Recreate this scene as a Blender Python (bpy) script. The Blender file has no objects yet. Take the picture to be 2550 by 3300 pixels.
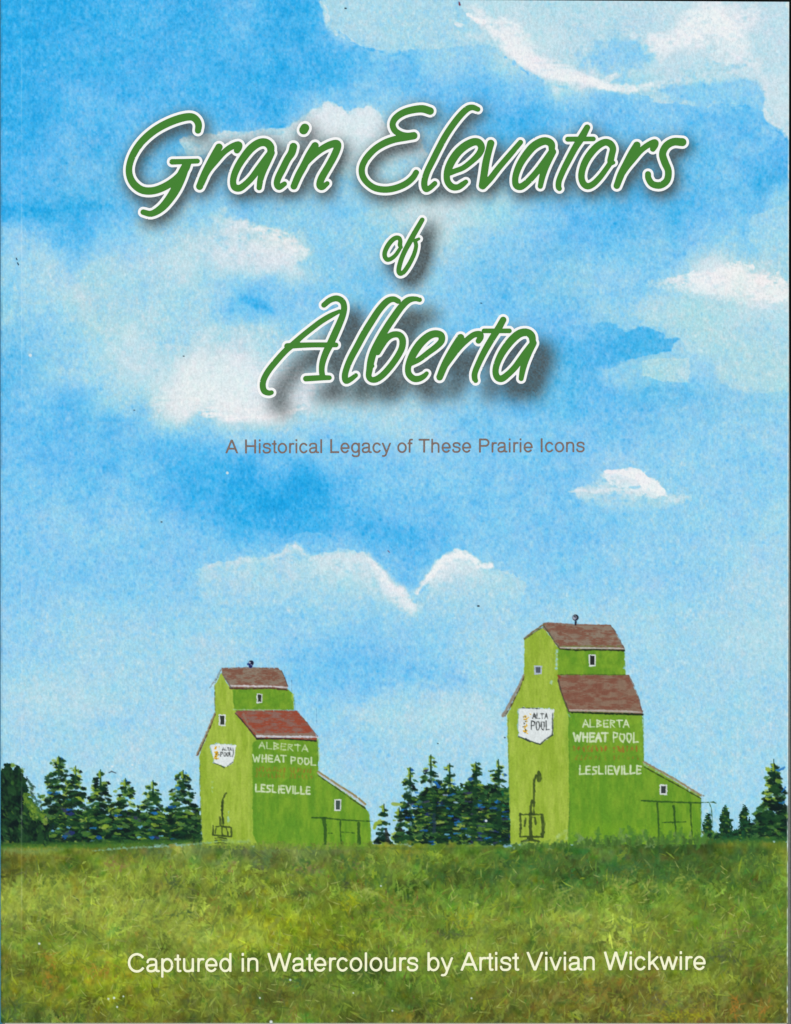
import bpy, math
import numpy as np

# ---------------------------------------------------------------- camera, light, exposure
S = 0.2159 / 2550.0            # metres per scan pixel: the cover is 8.5 x 11 inches
TH = 0.0110                    # height of the printed face above the table
def WX(px): return (px - 1275.0) * S
def WY(py): return (1650.0 - py) * S

scene = bpy.context.scene
cam_d = bpy.data.cameras.new('camera')
cam = bpy.data.objects.new('camera', cam_d)
scene.collection.objects.link(cam)
cam_d.lens = 120.0
cam_d.sensor_width = 36.0
cam_d.clip_start = 0.01
cam_d.clip_end = 50.0
cam.location = (0, 0, TH + 120.0 / 36.0 * 3300 * S)
scene.camera = cam

world = bpy.data.worlds.new('World')
scene.world = world
world.use_nodes = True
bg = world.node_tree.nodes['Background']
bg.inputs['Color'].default_value = (1, 1, 1, 1)
bg.inputs['Strength'].default_value = 0.56

def lamp(name, loc, energy, sx, sy):
    d = bpy.data.lights.new(name, 'AREA')
    d.shape = 'RECTANGLE'; d.size = sx; d.size_y = sy
    d.energy = energy; d.color = (1.0, 1.0, 1.0)
    o = bpy.data.objects.new(name, d)
    scene.collection.objects.link(o)
    o.location = loc
    v = -np.array(loc)
    o.rotation_euler = (math.atan2(math.hypot(v[0], v[1]), -v[2]), 0, math.atan2(v[1], v[0]) - math.pi/2)
    return o
lamp('copy_lamp_left', (-0.85, 0.10, 0.75), 4.3, 0.5, 1.0)
lamp('copy_lamp_right', (0.85, 0.10, 0.75), 4.3, 0.5, 1.0)

vs = scene.view_settings
vs.view_transform = 'Standard'; vs.look = 'None'; vs.gamma = 1.0
vs.exposure = 0.0
try: vs.use_curve_mapping = False
except Exception: pass
scene.cycles.max_bounces = 4

# ---------------------------------------------------------------- raster of the printed painting
CELL = 2.1
X0, Y0, X1, Y1 = 2.0, -6.0, 2543.5, 3296.5
NX = int(round((X1 - X0) / CELL)) + 1
NY = int(round((Y1 - Y0) / CELL)) + 1
xs = np.linspace(X0, X1, NX).astype(np.float32)
ys = np.linspace(Y0, Y1, NY).astype(np.float32)
DX = xs[1] - xs[0]; DY = ys[1] - ys[0]
GX, GY = np.meshgrid(xs, ys)
IMG = np.zeros((NY, NX, 3), np.float32)
ID = np.zeros((NY, NX), np.int16)
rng = np.random.default_rng(7)

def sm(t):
    t = np.clip(t, 0, 1); return t * t * (3 - 2 * t)
def col(*c): return np.array(c, np.float32) / 255.0

NCACHE = {}
def vn(wx, wy, seed, x=None, y=None):
    """smooth value noise, mean 0, std about 1"""
    full = x is None
    if full: x, y = GX, GY
    u = (x - X0) / wx; v = (y - Y0) / wy
    m = int((Y1 - Y0) / wy) + 4; n = int((X1 - X0) / wx) + 4
    key = (m, n, seed)
    if key not in NCACHE: NCACHE[key] = np.random.default_rng(seed).standard_normal((m, n)).astype(np.float32)
    g = NCACHE[key]
    u = np.clip(u, 0, n - 2.001); v = np.clip(v, 0, m - 2.001)
    if full:
        u1 = u[0]; v1 = v[:, 0]
        i = u1.astype(int); f = sm(u1 - i).astype(np.float32)
        j = v1.astype(int); h = sm(v1 - j).astype(np.float32)
        a = g[:, i] * (1 - f) + g[:, i + 1] * f
        return (a[j] * (1 - h)[:, None] + a[j + 1] * h[:, None]) * 1.6
    i = u.astype(int); f = sm(u - i); j = v.astype(int); h = sm(v - j)
    return ((g[j, i] * (1 - f) + g[j, i + 1] * f) * (1 - h) + (g[j + 1, i] * (1 - f) + g[j + 1, i + 1] * f) * h) * 1.6

def window(x0, y0, x1, y1):
    i0 = max(0, int((x0 - X0) / DX)); i1 = min(NX, int((x1 - X0) / DX) + 2)
    j0 = max(0, int((y0 - Y0) / DY)); j1 = min(NY, int((y1 - Y0) / DY) + 2)
    if i1 <= i0 or j1 <= j0: return None
    return slice(j0, j1), slice(i0, i1)

def poly_sd(poly, x, y):
    p = np.asarray(poly, np.float32)
    d = np.full(x.shape, 1e9, np.float32); ins = np.zeros(x.shape, bool)
    n = len(p)
    for k in range(n):
        ax, ay = p[k]; bx, by = p[(k + 1) % n]
        ex, ey = bx - ax, by - ay
        L = ex * ex + ey * ey + 1e-9
        t = np.clip(((x - ax) * ex + (y - ay) * ey) / L, 0, 1)
        d = np.minimum(d, (x - ax - t * ex) ** 2 + (y - ay - t * ey) ** 2)
        c = ((ay > y) != (by > y))
        if abs(ey) > 1e-9:
            ins ^= c & (x < ex * (y - ay) / ey + ax)
    d = np.sqrt(d)
    return np.where(ins, -d, d)

def smooth_pts(pts, sub=5):
    """Catmull-Rom through points (any dimension)"""
    p = np.asarray(pts, float)
    if len(p) < 3: return p
    q = np.vstack([2 * p[0] - p[1], p, 2 * p[-1] - p[-2]])
    out = []
    for k in range(1, len(q) - 2):
        for t in np.arange(sub) / sub:
            out.append(0.5 * ((2 * q[k]) + (q[k + 1] - q[k - 1]) * t + (2 * q[k - 1] - 5 * q[k] + 4 * q[k + 1] - q[k + 2]) * t * t
                              + (-q[k - 1] + 3 * q[k] - 3 * q[k + 1] + q[k + 2]) * t ** 3))
    out.append(q[-2])
    return np.array(out)

def path_sd(pts, x, y, butt=False):
    """distance to a polyline of varying radius, minus the radius; pts (n,3)"""
    d = np.full(x.shape, 1e9, np.float32)
    n = len(pts)
    if n == 1:
        return (np.hypot(x - pts[0][0], y - pts[0][1]) - pts[0][2]).astype(np.float32)
    for k in range(n - 1):
        ax, ay, ar = pts[k]; bx, by, br = pts[k + 1]
        ex, ey = bx - ax, by - ay
        L = math.hypot(ex, ey) + 1e-6
        s = ((x - ax) * ex + (y - ay) * ey) / L
        t = np.clip(s / L, 0, 1)
        q = np.hypot(x - ax - t * ex, y - ay - t * ey) - (ar + (br - ar) * t)
        if butt:
            if k == 0: q = np.where(s < 0, np.maximum(np.abs((x - ax) * ey - (y - ay) * ex) / L - ar, -s), q)
            if k == n - 2: q = np.where(s > L, np.maximum(np.abs((x - ax) * ey - (y - ay) * ex) / L - br, s - L), q)
        d = np.minimum(d, q)
    return d

def put(w, a, c, ident=None, idt=0.5):
    c = np.asarray(c, np.float32)
    IMG[w] += (c - IMG[w]) * a[..., None]
    if ident is not None:
        v = ID[w]; v[a > idt] = ident

def fill(poly, c, alpha=1.0, soft=2.5, ident=None, warp=0.0, wl=14, seed=1, c2=None, tex=(30, 30), tamp=0.5, fade=None, idt=0.45):
    p = np.asarray(poly, float)
    m = soft + warp * 2.5 + 4
    w = window(p[:, 0].min() - m, p[:, 1].min() - m, p[:, 0].max() + m, p[:, 1].max() + m)
    if w is None: return
    x, y = GX[w], GY[w]
    d = poly_sd(p, x, y)
    if warp: d = d + warp * (0.7 * vn(wl, wl, seed, x, y) + 0.5 * vn(wl * 0.4, wl * 0.4, seed + 1, x, y))
    a = sm(0.5 - d / (soft * 2)) * alpha
    if fade is not None: a = a * fade(x, y)
    cc = np.asarray(c, np.float32)
    if c2 is not None:
        f = np.clip(0.5 + tamp * 0.5 * (vn(tex[0], tex[1], seed + 5, x, y) + 0.7 * vn(tex[0] / 3, tex[1] / 3, seed + 6, x, y)), 0, 1)[..., None]
        cc = cc * (1 - f) + np.asarray(c2, np.float32) * f
    put(w, a.astype(np.float32), cc, ident, idt * alpha if alpha < 1 else idt)

def stroke(pts, r=None, c=(0, 0, 0), alpha=1.0, soft=1.4, ident=None, curve=False, rough=0.0, seed=3, butt=False, idt=0.4):
    p = [(q[0], q[1], q[2] if len(q) > 2 else r) for q in pts]
    if curve: p = smooth_pts(p, 4)
    p = np.asarray(p, float)
    m = p[:, 2].max() + soft * 2 + 3
    w = window(p[:, 0].min() - m, p[:, 1].min() - m, p[:, 0].max() + m, p[:, 1].max() + m)
    if w is None: return
    x, y = GX[w], GY[w]
    d = path_sd(p, x, y, butt)
    if rough: d = d + rough * vn(6, 6, seed, x, y)
    a = np.clip(0.5 - d / (soft * 2), 0, 1) * alpha
    if rough: a = a * np.clip(0.96 + 0.13 * min(rough, 1.5) * vn(9, 9, seed + 9, x, y), 0, 1)
    put(w, a.astype(np.float32), c, ident, idt * alpha)

# ids of the painted parts
SKY, FIELD = 0, 1
IDS = {}
def new_id(name, label=None, parent=None):
    k = len(IDS) + 2
    IDS[k] = (name, label, parent)
    return k

# ---- sky ------------------------------------------------------------------------------
MAP = """
111221231276656866768987
122222222235555786448877
122222221223333448766548
123332232355633223344337
223233445667543334333344
233344445666564343333332
112365545545777643323345
532566657555666543334556
566667667545655445546896
567666634443654344566777
456776776666544433346666
356778987766654433356566
334678999776655333333455
333344456556654444444555
433332213444444444555555
444432210134444444555555
455554321122234444455556
444444444443344544555566
455555555555555555555666
556666665655556666666677
556666665434556666666676
666666665444456666666666
666666666555666666666666
666666666666666666666666
666666666666666666666666
"""
rows = [[int(ch) for ch in l] for l in MAP.strip().split()]
M = np.array(rows, np.float32)
wxn = 22 * vn(110, 110, 11) + 12 * vn(35, 35, 12)
wyn = 20 * vn(110, 110, 13) + 12 * vn(35, 35, 14)
u = np.clip((GX + wxn) / 106.25 - 0.5, 0, M.shape[1] - 1.001)
v = np.clip((GY + wyn) / 103.1 - 0.5, 0, M.shape[0] - 1.001)
i = u.astype(int); f = sm(u - i); j = v.astype(int); h = sm(v - j)
T = (M[j, i] * (1 - f) + M[j, i + 1] * f) * (1 - h) + (M[j + 1, i] * (1 - f) + M[j + 1, i + 1] * f) * h
def gauss(a, sig_px):
    H, W = a.shape; p = int(sig_px * 3)
    b = np.pad(a, p, mode='edge')
    fy = np.fft.fftfreq(b.shape[0])[:, None]; fx = np.fft.rfftfreq(b.shape[1])[None, :]
    k = np.exp(-2 * (math.pi * sig_px) ** 2 * (fx * fx + fy * fy))
    return np.fft.irfft2(np.fft.rfft2(b) * k, b.shape)[p:p + H, p:p + W].astype(np.float32)
low = sm((GY - 1500) / 500)
T = T.astype(np.float32)
T = gauss(T, 16 / CELL) * (1 - low) + gauss(T, 55 / CELL) * low
T = T + (1 - .6 * low) * (0.16 * vn(60, 60, 15) + 0.10 * vn(26, 26, 16))

def tblend(a, val): 
    global T
    T = T + (val - T) * a
def tshape(poly, val, alpha=1.0, soft=3, warp=6, wl=24, seed=50, fade=None, ident=None, tex=0.0, streak=None, idt=0.35):
    p = np.asarray(poly, float); m = soft + warp * 2.5 + 4
    w = window(p[:, 0].min() - m, p[:, 1].min() - m, p[:, 0].max() + m, p[:, 1].max() + m)
    x, y = GX[w], GY[w]
    d = poly_sd(p, x, y) + warp * (0.7 * vn(wl, wl, seed, x, y) + 0.45 * vn(wl * .4, wl * .4, seed + 1, x, y))
    a = sm(0.5 - d / (2 * soft)) * alpha
    if fade is not None: a = a * fade(x, y)
    if tex:
        sx, sy = streak or (30, 18)
        a = a * np.clip(1 - tex * 0.5 + tex * (0.5 * vn(sx, sy, seed + 3, x, y) + 0.4 * vn(sx / 3, sy / 3, seed + 4, x, y)), 0, 1)
    T[w] += (val - T[w]) * a
    if ident is not None:
        q = ID[w]; q[a > idt * alpha] = ident
def tline(pts, r, val, alpha=1.0, soft=3, seed=60, tex=0.3, streak=(20, 12), ident=None, warp=2.0):
    p = smooth_pts([(q[0], q[1], q[2] if len(q) > 2 else r) for q in pts], 4)
    m = p[:, 2].max() + soft * 2 + 6
    w = window(p[:, 0].min() - m, p[:, 1].min() - m, p[:, 0].max() + m, p[:, 1].max() + m)
    x, y = GX[w], GY[w]
    d = path_sd(p, x, y) + warp * vn(12, 12, seed, x, y)
    a = sm(0.5 - d / (2 * soft)) * alpha
    a = a * np.clip(1 - tex * 0.5 + tex * (0.6 * vn(streak[0], streak[1], seed + 1, x, y) + 0.4 * vn(7, 7, seed + 2, x, y)), 0, 1)
    T[w] += (val - T[w]) * a
    if ident is not None:
        q = ID[w]; q[a > .3 * alpha] = ident
def vf(y0, y1):            # full above y0, gone below y1
    return lambda x, y: sm((y1 - y) / (y1 - y0))

# blue bands and dabs
tline([(8, 672, 14), (100, 680, 16), (170, 680, 9), (260, 670, 12), (350, 662, 6)], 10, 0.2, .8, 14, 61)
tline([(90, 740, 20), (200, 770, 30), (280, 750, 20)], 20, 2, .6, 26, 63)
tline([(790, 965, 8), (850, 990, 16), (880, 1010, 6)], 10, 1.2, .8, 14, 65)
tline([(1195, 760, 30), (1240, 900, 30)], 30, 4, .4, 40, 66)
# clouds
c1 = new_id('painted_cloud', 'pale blue painted cloud at the top edge, left of the big white one')
tshape([(1032, -20), (1040, 20), (1054, 40), (1057, 92), (1100, 112), (1135, 135), (1170, 150), (1215, 163), (1272, 178), (1292, 164), (1350, 158), (1480, 150), (1580, 140), (1600, -20)],
       6.4, .9, 2.5, 3, 16, 70, None, c1, .15)
tline([(1092, 104), (1140, 137), (1180, 157), (1215, 163), (1270, 178), (1290, 165)], 2.5, 1.3, .75, 2.5, 71)
tline([(1034, 0, 6), (1052, 35, 8), (1056, 80, 7)], 6, 8.3, .8, 4, 72, .2)
tline([(1062, 95, 4), (1110, 118, 7), (1160, 145, 3)], 6, 8, .7, 5, 74, .3)
c2 = new_id('painted_cloud', 'largest painted cloud, white and ragged, filling the top right corner')
tshape([(1478, -20), (1495, 20), (1512, 50), (1550, 62), (1566, 95), (1545, 118), (1600, 142), (1625, 180), (1665, 205), (1700, 228), (1760, 262), (1840, 276), (1890, 268), (1960, 290), (2010, 297),
        (2060, 300), (2120, 330), (2230, 345), (2340, 338), (2420, 345), (2465, 360), (2480, 400), (2530, 428), (2560, 475), (2560, -20)],
       7.0, .9, 3, 4, 22, 76, None, c2, .2)
tshape([(2110, 290), (2200, 250), (2330, 240), (2440, 262), (2462, 275), (2466, 350), (2350, 338), (2240, 340)], 4.0, .7, 9, 8, 26, 78)
tline([(1640, 120, 20), (1690, 180, 22), (1760, 225, 22), (1850, 250, 16), (1950, 275, 14), (2030, 288, 12), (2095, 272, 6)], 18, 9.6, 1, 9, 80, .25, (30, 8))
tline([(1640, 150, 26), (1720, 200, 28), (1790, 222, 26), (1870, 240, 14)], 18, 9.0, .85, 12, 81, .4, (30, 8))
tline([(2070, 292, 6), (2180, 262, 14), (2300, 250, 16), (2420, 240, 16), (2500, 300, 24), (2530, 380, 22)], 14, 7.9, .7, 10, 83, .3)
tline([(1960, 258, 12), (1990, 240, 10), (2010, 226, 3)], 8, 9.2, .9, 4, 82, .2)
tshape([(1880, 190), (1930, 150), (2000, 128), (2060, 140), (2090, 190), (2040, 232), (1950, 238), (1900, 225)], 4.6, .85, 26, 10, 30, 84)
tline([(1870, 215, 14), (1930, 150, 12)], 12, 4.2, .6, 16, 85)
tshape([(2050, 130), (2140, 90), (2240, 40), (2330, 10), (2420, 20), (2440, 70), (2380, 130), (2400, 190), (2300, 180), (2200, 150), (2110, 185)], 8.8, .85, 26, 14, 30, 86, None, None, .5)
tline([(2200, 110, 34), (2290, 62, 60), (2340, 95, 40), (2390, 150, 24)], 30, 9.5, .9, 30, 88, .4)
tline([(2100, 145, 20), (2200, 130, 22)], 20, 9.2, .8, 18, 89, .4)
tline([(2340, 150, 26), (2440, 210, 20)], 20, 8.8, .7, 20, 90, .5)
tline([(1530, 20, 12), (1580, 80, 26), (1640, 90, 34), (1700, 150, 24)], 18, 9.0, .9, 16, 92, .4)
tline([(1600, 110, 16), (1640, 150, 18), (1690, 200, 10)], 14, 9.4, .8, 8, 91, .4)
tline([(1505, 40, 5), (1525, 55, 8), (1560, 70, 6)], 6, 9.3, .95, 3, 93, .3)
tline([(1460, 62, 4), (1475, 78, 6), (1500, 82, 3)], 4, 8.8, .8, 3, 94, .5)
tline([(1480, 110, 10), (1540, 120, 8)], 8, 7.8, .6, 10, 95, .5)
tline([(2468, 280, 5), (2468, 360, 8), (2490, 395, 7), (2535, 420, 6)], 6, 8.2, .8, 5, 96, .3)
tshape([(2470, 240), (2560, 230), (2560, 440), (2500, 400), (2474, 380)], 7.4, .8, 6, 4, 20, 97, None, None, .3)
tline([(2528, 428, 4), (2550, 460, 6)], 5, 8.8, .8, 4, 98, .3)
tline([(1700, 228), (1760, 265), (1830, 282)], 3, 1.6, .35, 4, 99)
tline([(1630, 185), (1660, 205), (1700, 235)], 3, 1.2, .7, 3, 100)
tline([(2350, 338), (2400, 340), (2450, 362), (2470, 395), (2520, 428), (2550, 475)], 4, 1.8, .6, 5, 101)
c3 = new_id('painted_cloud', 'whitish painted cloud with two round tops behind the title')
tshape([(580, 450), (700, 425), (800, 425), (930, 408), (960, 392), (1000, 357), (1045, 332), (1085, 336), (1120, 362), (1150, 348), (1195, 345), (1220, 365), (1235, 400), (1300, 418), (1350, 440), (1380, 500), (1330, 560), (1000, 560), (800, 520), (600, 500)],
       8.2, .85, 4, 3, 22, 104, vf(430, 620), c3, .15, None, .3)
tshape([(970, 395), (1045, 338), (1090, 345), (1130, 372), (1190, 350), (1225, 390), (1200, 440), (1000, 450)], 8.7, .8, 12, 6, 24, 106)
tshape([(1210, 560), (1350, 620), (1500, 640), (1520, 720), (1400, 790), (1300, 730), (1180, 700)], 7.6, .5, 40, 14, 30, 107)
c4 = new_id('painted_cloud', 'fluffy white painted cloud left of the word of')
tshape([(560, 800), (620, 720), (700, 690), (790, 715), (870, 740), (940, 770), (985, 830), (950, 862), (900, 875), (850, 920), (800, 900), (680, 900), (590, 880)],
       8.7, .9, 20, 9, 22, 108, lambda x, y: sm((x - 520) / 330) * sm((930 - y) / 120), c4, .22, None, .3)
tline([(790, 722, 10), (860, 745, 14), (930, 772, 18), (975, 815, 14)], 14, 9.2, .75, 10, 110, .6, (14, 12))
tline([(640, 800, 30), (420, 860, 40), (250, 880, 40)], 30, 7.2, .4, 50, 111)
c5 = new_id('painted_cloud', 'streaky white painted cloud at the left of the lowest title word')
tshape([(468, 1306), (540, 1245), (600, 1215), (650, 1165), (720, 1130), (800, 1120), (920, 1160), (1010, 1220), (1000, 1300), (870, 1345), (740, 1352), (660, 1335), (620, 1322), (540, 1318), (505, 1342), (500, 1320)],
       8.8, .8, 9, 7, 22, 112, lambda x, y: np.clip(sm((y - 1090) / 130) * (.55 + .45 * sm((x - 440) / 200)), 0, 1), c5, .45, (50, 8))
tline([(630, 1320, 8), (720, 1345, 9), (850, 1345, 8), (1000, 1310, 4)], 8, 9.4, .9, 5, 114, .5, (40, 6))
tline([(600, 1270, 8), (680, 1310, 10), (830, 1325, 8)], 8, 9.3, .7, 6, 115, .7, (40, 6))
tline([(460, 1122, 5), (560, 1118, 7), (660, 1122, 4)], 6, 7.9, .6, 8, 116, .4)
tline([(640, 1100, 14), (720, 1060, 10), (840, 1060, 12)], 10, 7.6, .5, 16, 117, .4)
c6 = new_id('painted_cloud', 'bright white painted cloud at the right edge beside the word of')
tshape([(2068, 920), (2130, 900), (2240, 876), (2300, 868), (2345, 846), (2390, 842), (2430, 855), (2445, 885), (2480, 880), (2480, 895), (2512, 880), (2520, 900), (2560, 915), (2560, 1010), (2400, 985), (2250, 950), (2150, 935)],
       9.4, .9, 5, 4, 14, 120, lambda x, y: np.clip(.7 + .3 * sm((x - 2060) / 200), 0, 1) * sm((1015 + (x - 2300) * .22 - y) / 100), c6, .4, (24, 16))
tshape([(2050, 985), (2100, 950), (2300, 950), (2560, 980), (2560, 1262), (2440, 1262), (2370, 1250), (2320, 1225), (2300, 1180), (2280, 1150), (2210, 1130), (2190, 1090), (2140, 1060), (2080, 1050)],
       6.9, .6, 5, 4, 20, 122, lambda x, y: sm((x - 1990) / 120), c6, .25, None, .3)
tshape([(1840, 1090), (1890, 1062), (1925, 1040), (1965, 1037), (2005, 1060), (2022, 1072), (2060, 1050), (2092, 1056), (2138, 1072), (2142, 1090), (2192, 1090), (2172, 1108), (2165, 1133), (2070, 1150), (2000, 1168), (1970, 1190), (1850, 1180)],
       1.5, .8, 3.5, 2, 16, 124, lambda x, y: sm((x - 1800) / 260))
tline([(1750, 1120, 40), (1880, 1150, 40)], 30, 2.0, .6, 40, 125)
c7 = new_id('painted_cloud', 'flat leaf-shaped pale painted cloud right of the lowest title word')
tshape([(1975, 1187), (2030, 1163), (2100, 1148), (2165, 1135), (2230, 1150), (2228, 1232), (2150, 1232), (2060, 1200)], 5.0, .8, 2.5, 2, 16, 126, None, c7, .2)
tshape([(2065, 1160), (2150, 1153), (2222, 1155), (2220, 1232), (2140, 1230), (2070, 1208)], 6.9, .85, 2.5, 2, 16, 127, None, c7, .2)
tshape([(2560, 1262), (2450, 1266), (2380, 1256), (2322, 1230), (2308, 1180), (2560, 1150)], 6.6, .5, 3, 3, 20, 128)
c8 = new_id('painted_cloud', 'small white painted cloud alone in the right part of the sky')
tshape([(1834, 1583), (1870, 1566), (1905, 1560), (1910, 1552), (1955, 1552), (1938, 1532), (1945, 1518), (2010, 1514), (2050, 1512), (2075, 1524), (2095, 1545), (2128, 1552), (2132, 1572), (2150, 1592), (2225, 1596), (2222, 1610), (2190, 1622), (2140, 1640), (2000, 1655), (1900, 1630)],
       7.6, .8, 4, 3, 14, 130, vf(1590, 1665), c8, .35)
tshape([(1940, 1520), (2010, 1512), (2062, 1512), (2095, 1542), (2128, 1552), (2132, 1572), (2150, 1596), (2110, 1604), (2060, 1590), (2010, 1572), (1960, 1556)], 8.9, .85, 4, 3, 12, 131, None, None, .35)
tline([(1950, 1520, 6), (1990, 1520, 7), (2020, 1522, 11), (2055, 1527, 15), (2080, 1555, 17), (2110, 1567, 15), (2135, 1587, 11)], 9, 9.9, 1, 4, 132, .12)
tline([(1850, 1580, 3), (1920, 1583, 5), (2000, 1578, 6), (2070, 1592, 7)], 6, 8.6, .7, 4, 134, .5)
tline([(2030, 1570, 4), (2060, 1568, 4)], 4, 5.2, .8, 3, 135, .1)
tline([(2180, 1612, 4), (2215, 1600, 4)], 4, 8.0, .6, 3, 136, .1)
c9 = new_id('painted_cloud', 'long painted cloud bank low over the grain elevators, with two bright crests')
tshape([(640, 1840), (780, 1800), (860, 1785), (940, 1730), (988, 1712), (1040, 1720), (1088, 1754), (1155, 1757), (1205, 1800), (1240, 1862), (1000, 1900), (700, 1900)], 3.9, .75, 2.5, 2, 18, 140, vf(1800, 1900), c9, .15)
tshape([(630, 1836), (700, 1812), (780, 1800), (850, 1800), (890, 1788), (950, 1752), (972, 1768), (990, 1790), (1070, 1782), (1110, 1770), (1170, 1780), (1215, 1810), (1240, 1862), (1262, 1882), (1300, 1890), (1320, 1925), (1332, 1962),
        (1345, 1925), (1385, 1880), (1420, 1825), (1440, 1790), (1465, 1776), (1500, 1776), (1520, 1785), (1542, 1815), (1580, 1812), (1588, 1828), (1660, 1850), (1700, 1880), (1650, 2020), (1300, 2050), (900, 1960), (650, 1950)],
       6.9, .85, 3, 3, 16, 142, lambda x, y: sm((2040 - y) / 220), c9, .2)
tshape([(700, 1850), (860, 1815), (1000, 1800), (1180, 1800), (1250, 1890), (1330, 1975), (1400, 1900), (1480, 1820), (1640, 1870), (1600, 1990), (1350, 2040), (1000, 1960)], 7.3, .38, 40, 10, 30, 139, lambda x, y: sm((2030 - y) / 230))
tline([(660, 1828, 4), (780, 1806, 8), (880, 1795, 8), (930, 1765, 10), (960, 1760, 8), (1010, 1800, 8), (1100, 1795, 16), (1170, 1798, 16)], 10, 7.9, .8, 9, 144, .3)
tline([(1040, 1830, 24), (1160, 1830, 34), (1230, 1890, 30)], 20, 8.0, .7, 30, 145, .35)
tline([(1400, 1880, 20), (1460, 1840, 24), (1550, 1850, 14)], 14, 7.9, .7, 26, 143, .35)
tline([(1190, 1800, 8), (1225, 1840, 12), (1255, 1890, 16), (1290, 1910, 18), (1325, 1955, 12)], 12, 9.6, 1, 14, 146, .3)
tline([(1262, 1910, 24), (1330, 1960, 22)], 20, 8.7, .85, 20, 147, .3)
tline([(1345, 1905, 6), (1390, 1850, 12), (1440, 1800, 16), (1480, 1785, 12), (1520, 1800, 11), (1550, 1822, 8), (1582, 1822, 7)], 10, 9.9, 1, 7, 148, .2)
tline([(1400, 1860, 16), (1460, 1820, 18), (1530, 1830, 8)], 14, 8.8, .75, 16, 149, .25)
tline([(1345, 1775, 20), (1300, 1850, 22), (1340, 1880, 12)], 20, 2.2, .7, 30, 150)
c10 = new_id('painted_cloud', 'rounded pale painted cloud cut by the right edge, below the title line')
tshape([(2560, 660), (2490, 672), (2432, 690), (2414, 715), (2420, 770), (2438, 800), (2450, 850), (2560, 880)], 5.9, .8, 2.5, 3, 16, 152, vf(760, 880), c10, .25)
tshape([(1300, 2185), (1430, 2185), (1560, 2250), (1625, 2310), (1560, 2450), (1250, 2450), (1150, 2280)], 6.9, .5, 14, 8, 30, 154, vf(2300, 2460))
tline([(60, 2230, 50), (250, 2260, 60), (330, 2290, 30)], 40, 7.2, .6, 60, 156)
tline([(980, 2130, 60), (1150, 2110, 60), (1300, 2160, 50), (1480, 2190, 30)], 40, 3.2, .6, 60, 157)
tline([(1100, 2300, 40), (1300, 2320, 40), (1500, 2290, 30)], 40, 7.2, .5, 50, 158)
tline([(250, 1900, 40), (600, 1890, 40)], 40, 4.0, .35, 60, 159)
tline([(320, 2330, 20), (420, 2340, 14)], 20, 4.5, .4, 24, 160)

cap = 9.9 - 2.7 * sm((GY - 1930) / 140)
T = np.where(T > cap - .6, cap - .6 + (T - cap + .6) * .25, T)
T = np.clip(T + .35 * sm((3.5 - T) / 3) + 0.55 * sm((T - 1.5) / 2.5) * sm((9.2 - T) / 2), -0.4, 9.9)
ra = math.radians(-22); XR = GX * math.cos(ra) + GY * math.sin(ra) + 1300; YR = -GX * math.sin(ra) + GY * math.cos(ra)
tooth = vn(7, 9, 25, np.clip(XR * .62, 2, 2540), np.clip(YR * .78, 0, 3290))
gr1 = vn(9, 14, 20); gr2 = vn(5, 6, 21); gr3 = vn(14, 18, 22)
body = sm((8.6 - T) / 3.0) * .85 + .15
T2 = T + body * (0.24 * gr1 + 0.26 * gr2 + 0.06 * gr3 + 0.13 * tooth)
zone = sm(0.5 + 0.7 * vn(130, 110, 24))                       # where pigment settled in dots
T2 = T2 - body * 0.85 * zone * np.clip(0.5 * gr1 + 0.55 * gr2 - 0.55 * tooth - 0.8, 0, 2)
K = np.arange(0, 11) - 0.0
R_ = np.interp(T2, [-1, 0, 1, 2, 3, 4, 5, 6, 7, 8, 9, 10], [8, 26, 46, 73, 99, 121, 141, 158, 179, 208, 237, 250])
G_ = np.interp(T2, [-1, 0, 1, 2, 3, 4, 5, 6, 7, 8, 9, 10], [156, 165, 174, 184, 192, 201, 209, 216, 223, 231, 243, 251])
B_ = np.interp(T2, [-1, 0, 1, 2, 3, 4, 5, 6, 7, 8, 9, 10], [225, 232, 238, 243, 246, 247, 246, 243, 238, 240, 248, 252])
IMG[..., 0] = R_ / 255; IMG[..., 1] = G_ / 255; IMG[..., 2] = B_ / 255
hue = 0.004 * vn(12, 12, 30) + 0.004 * vn(70, 70, 31)
IMG[..., 0] += hue + 0.004 * vn(45, 45, 32); IMG[..., 1] -= hue * .4
warm = 0.5 + 0.5 * np.tanh(vn(150, 150, 33))
IMG[..., 2] -= 0.02 * warm * sm((GY - 300) / 300) * sm((1500 - GY) / 300)

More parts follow.
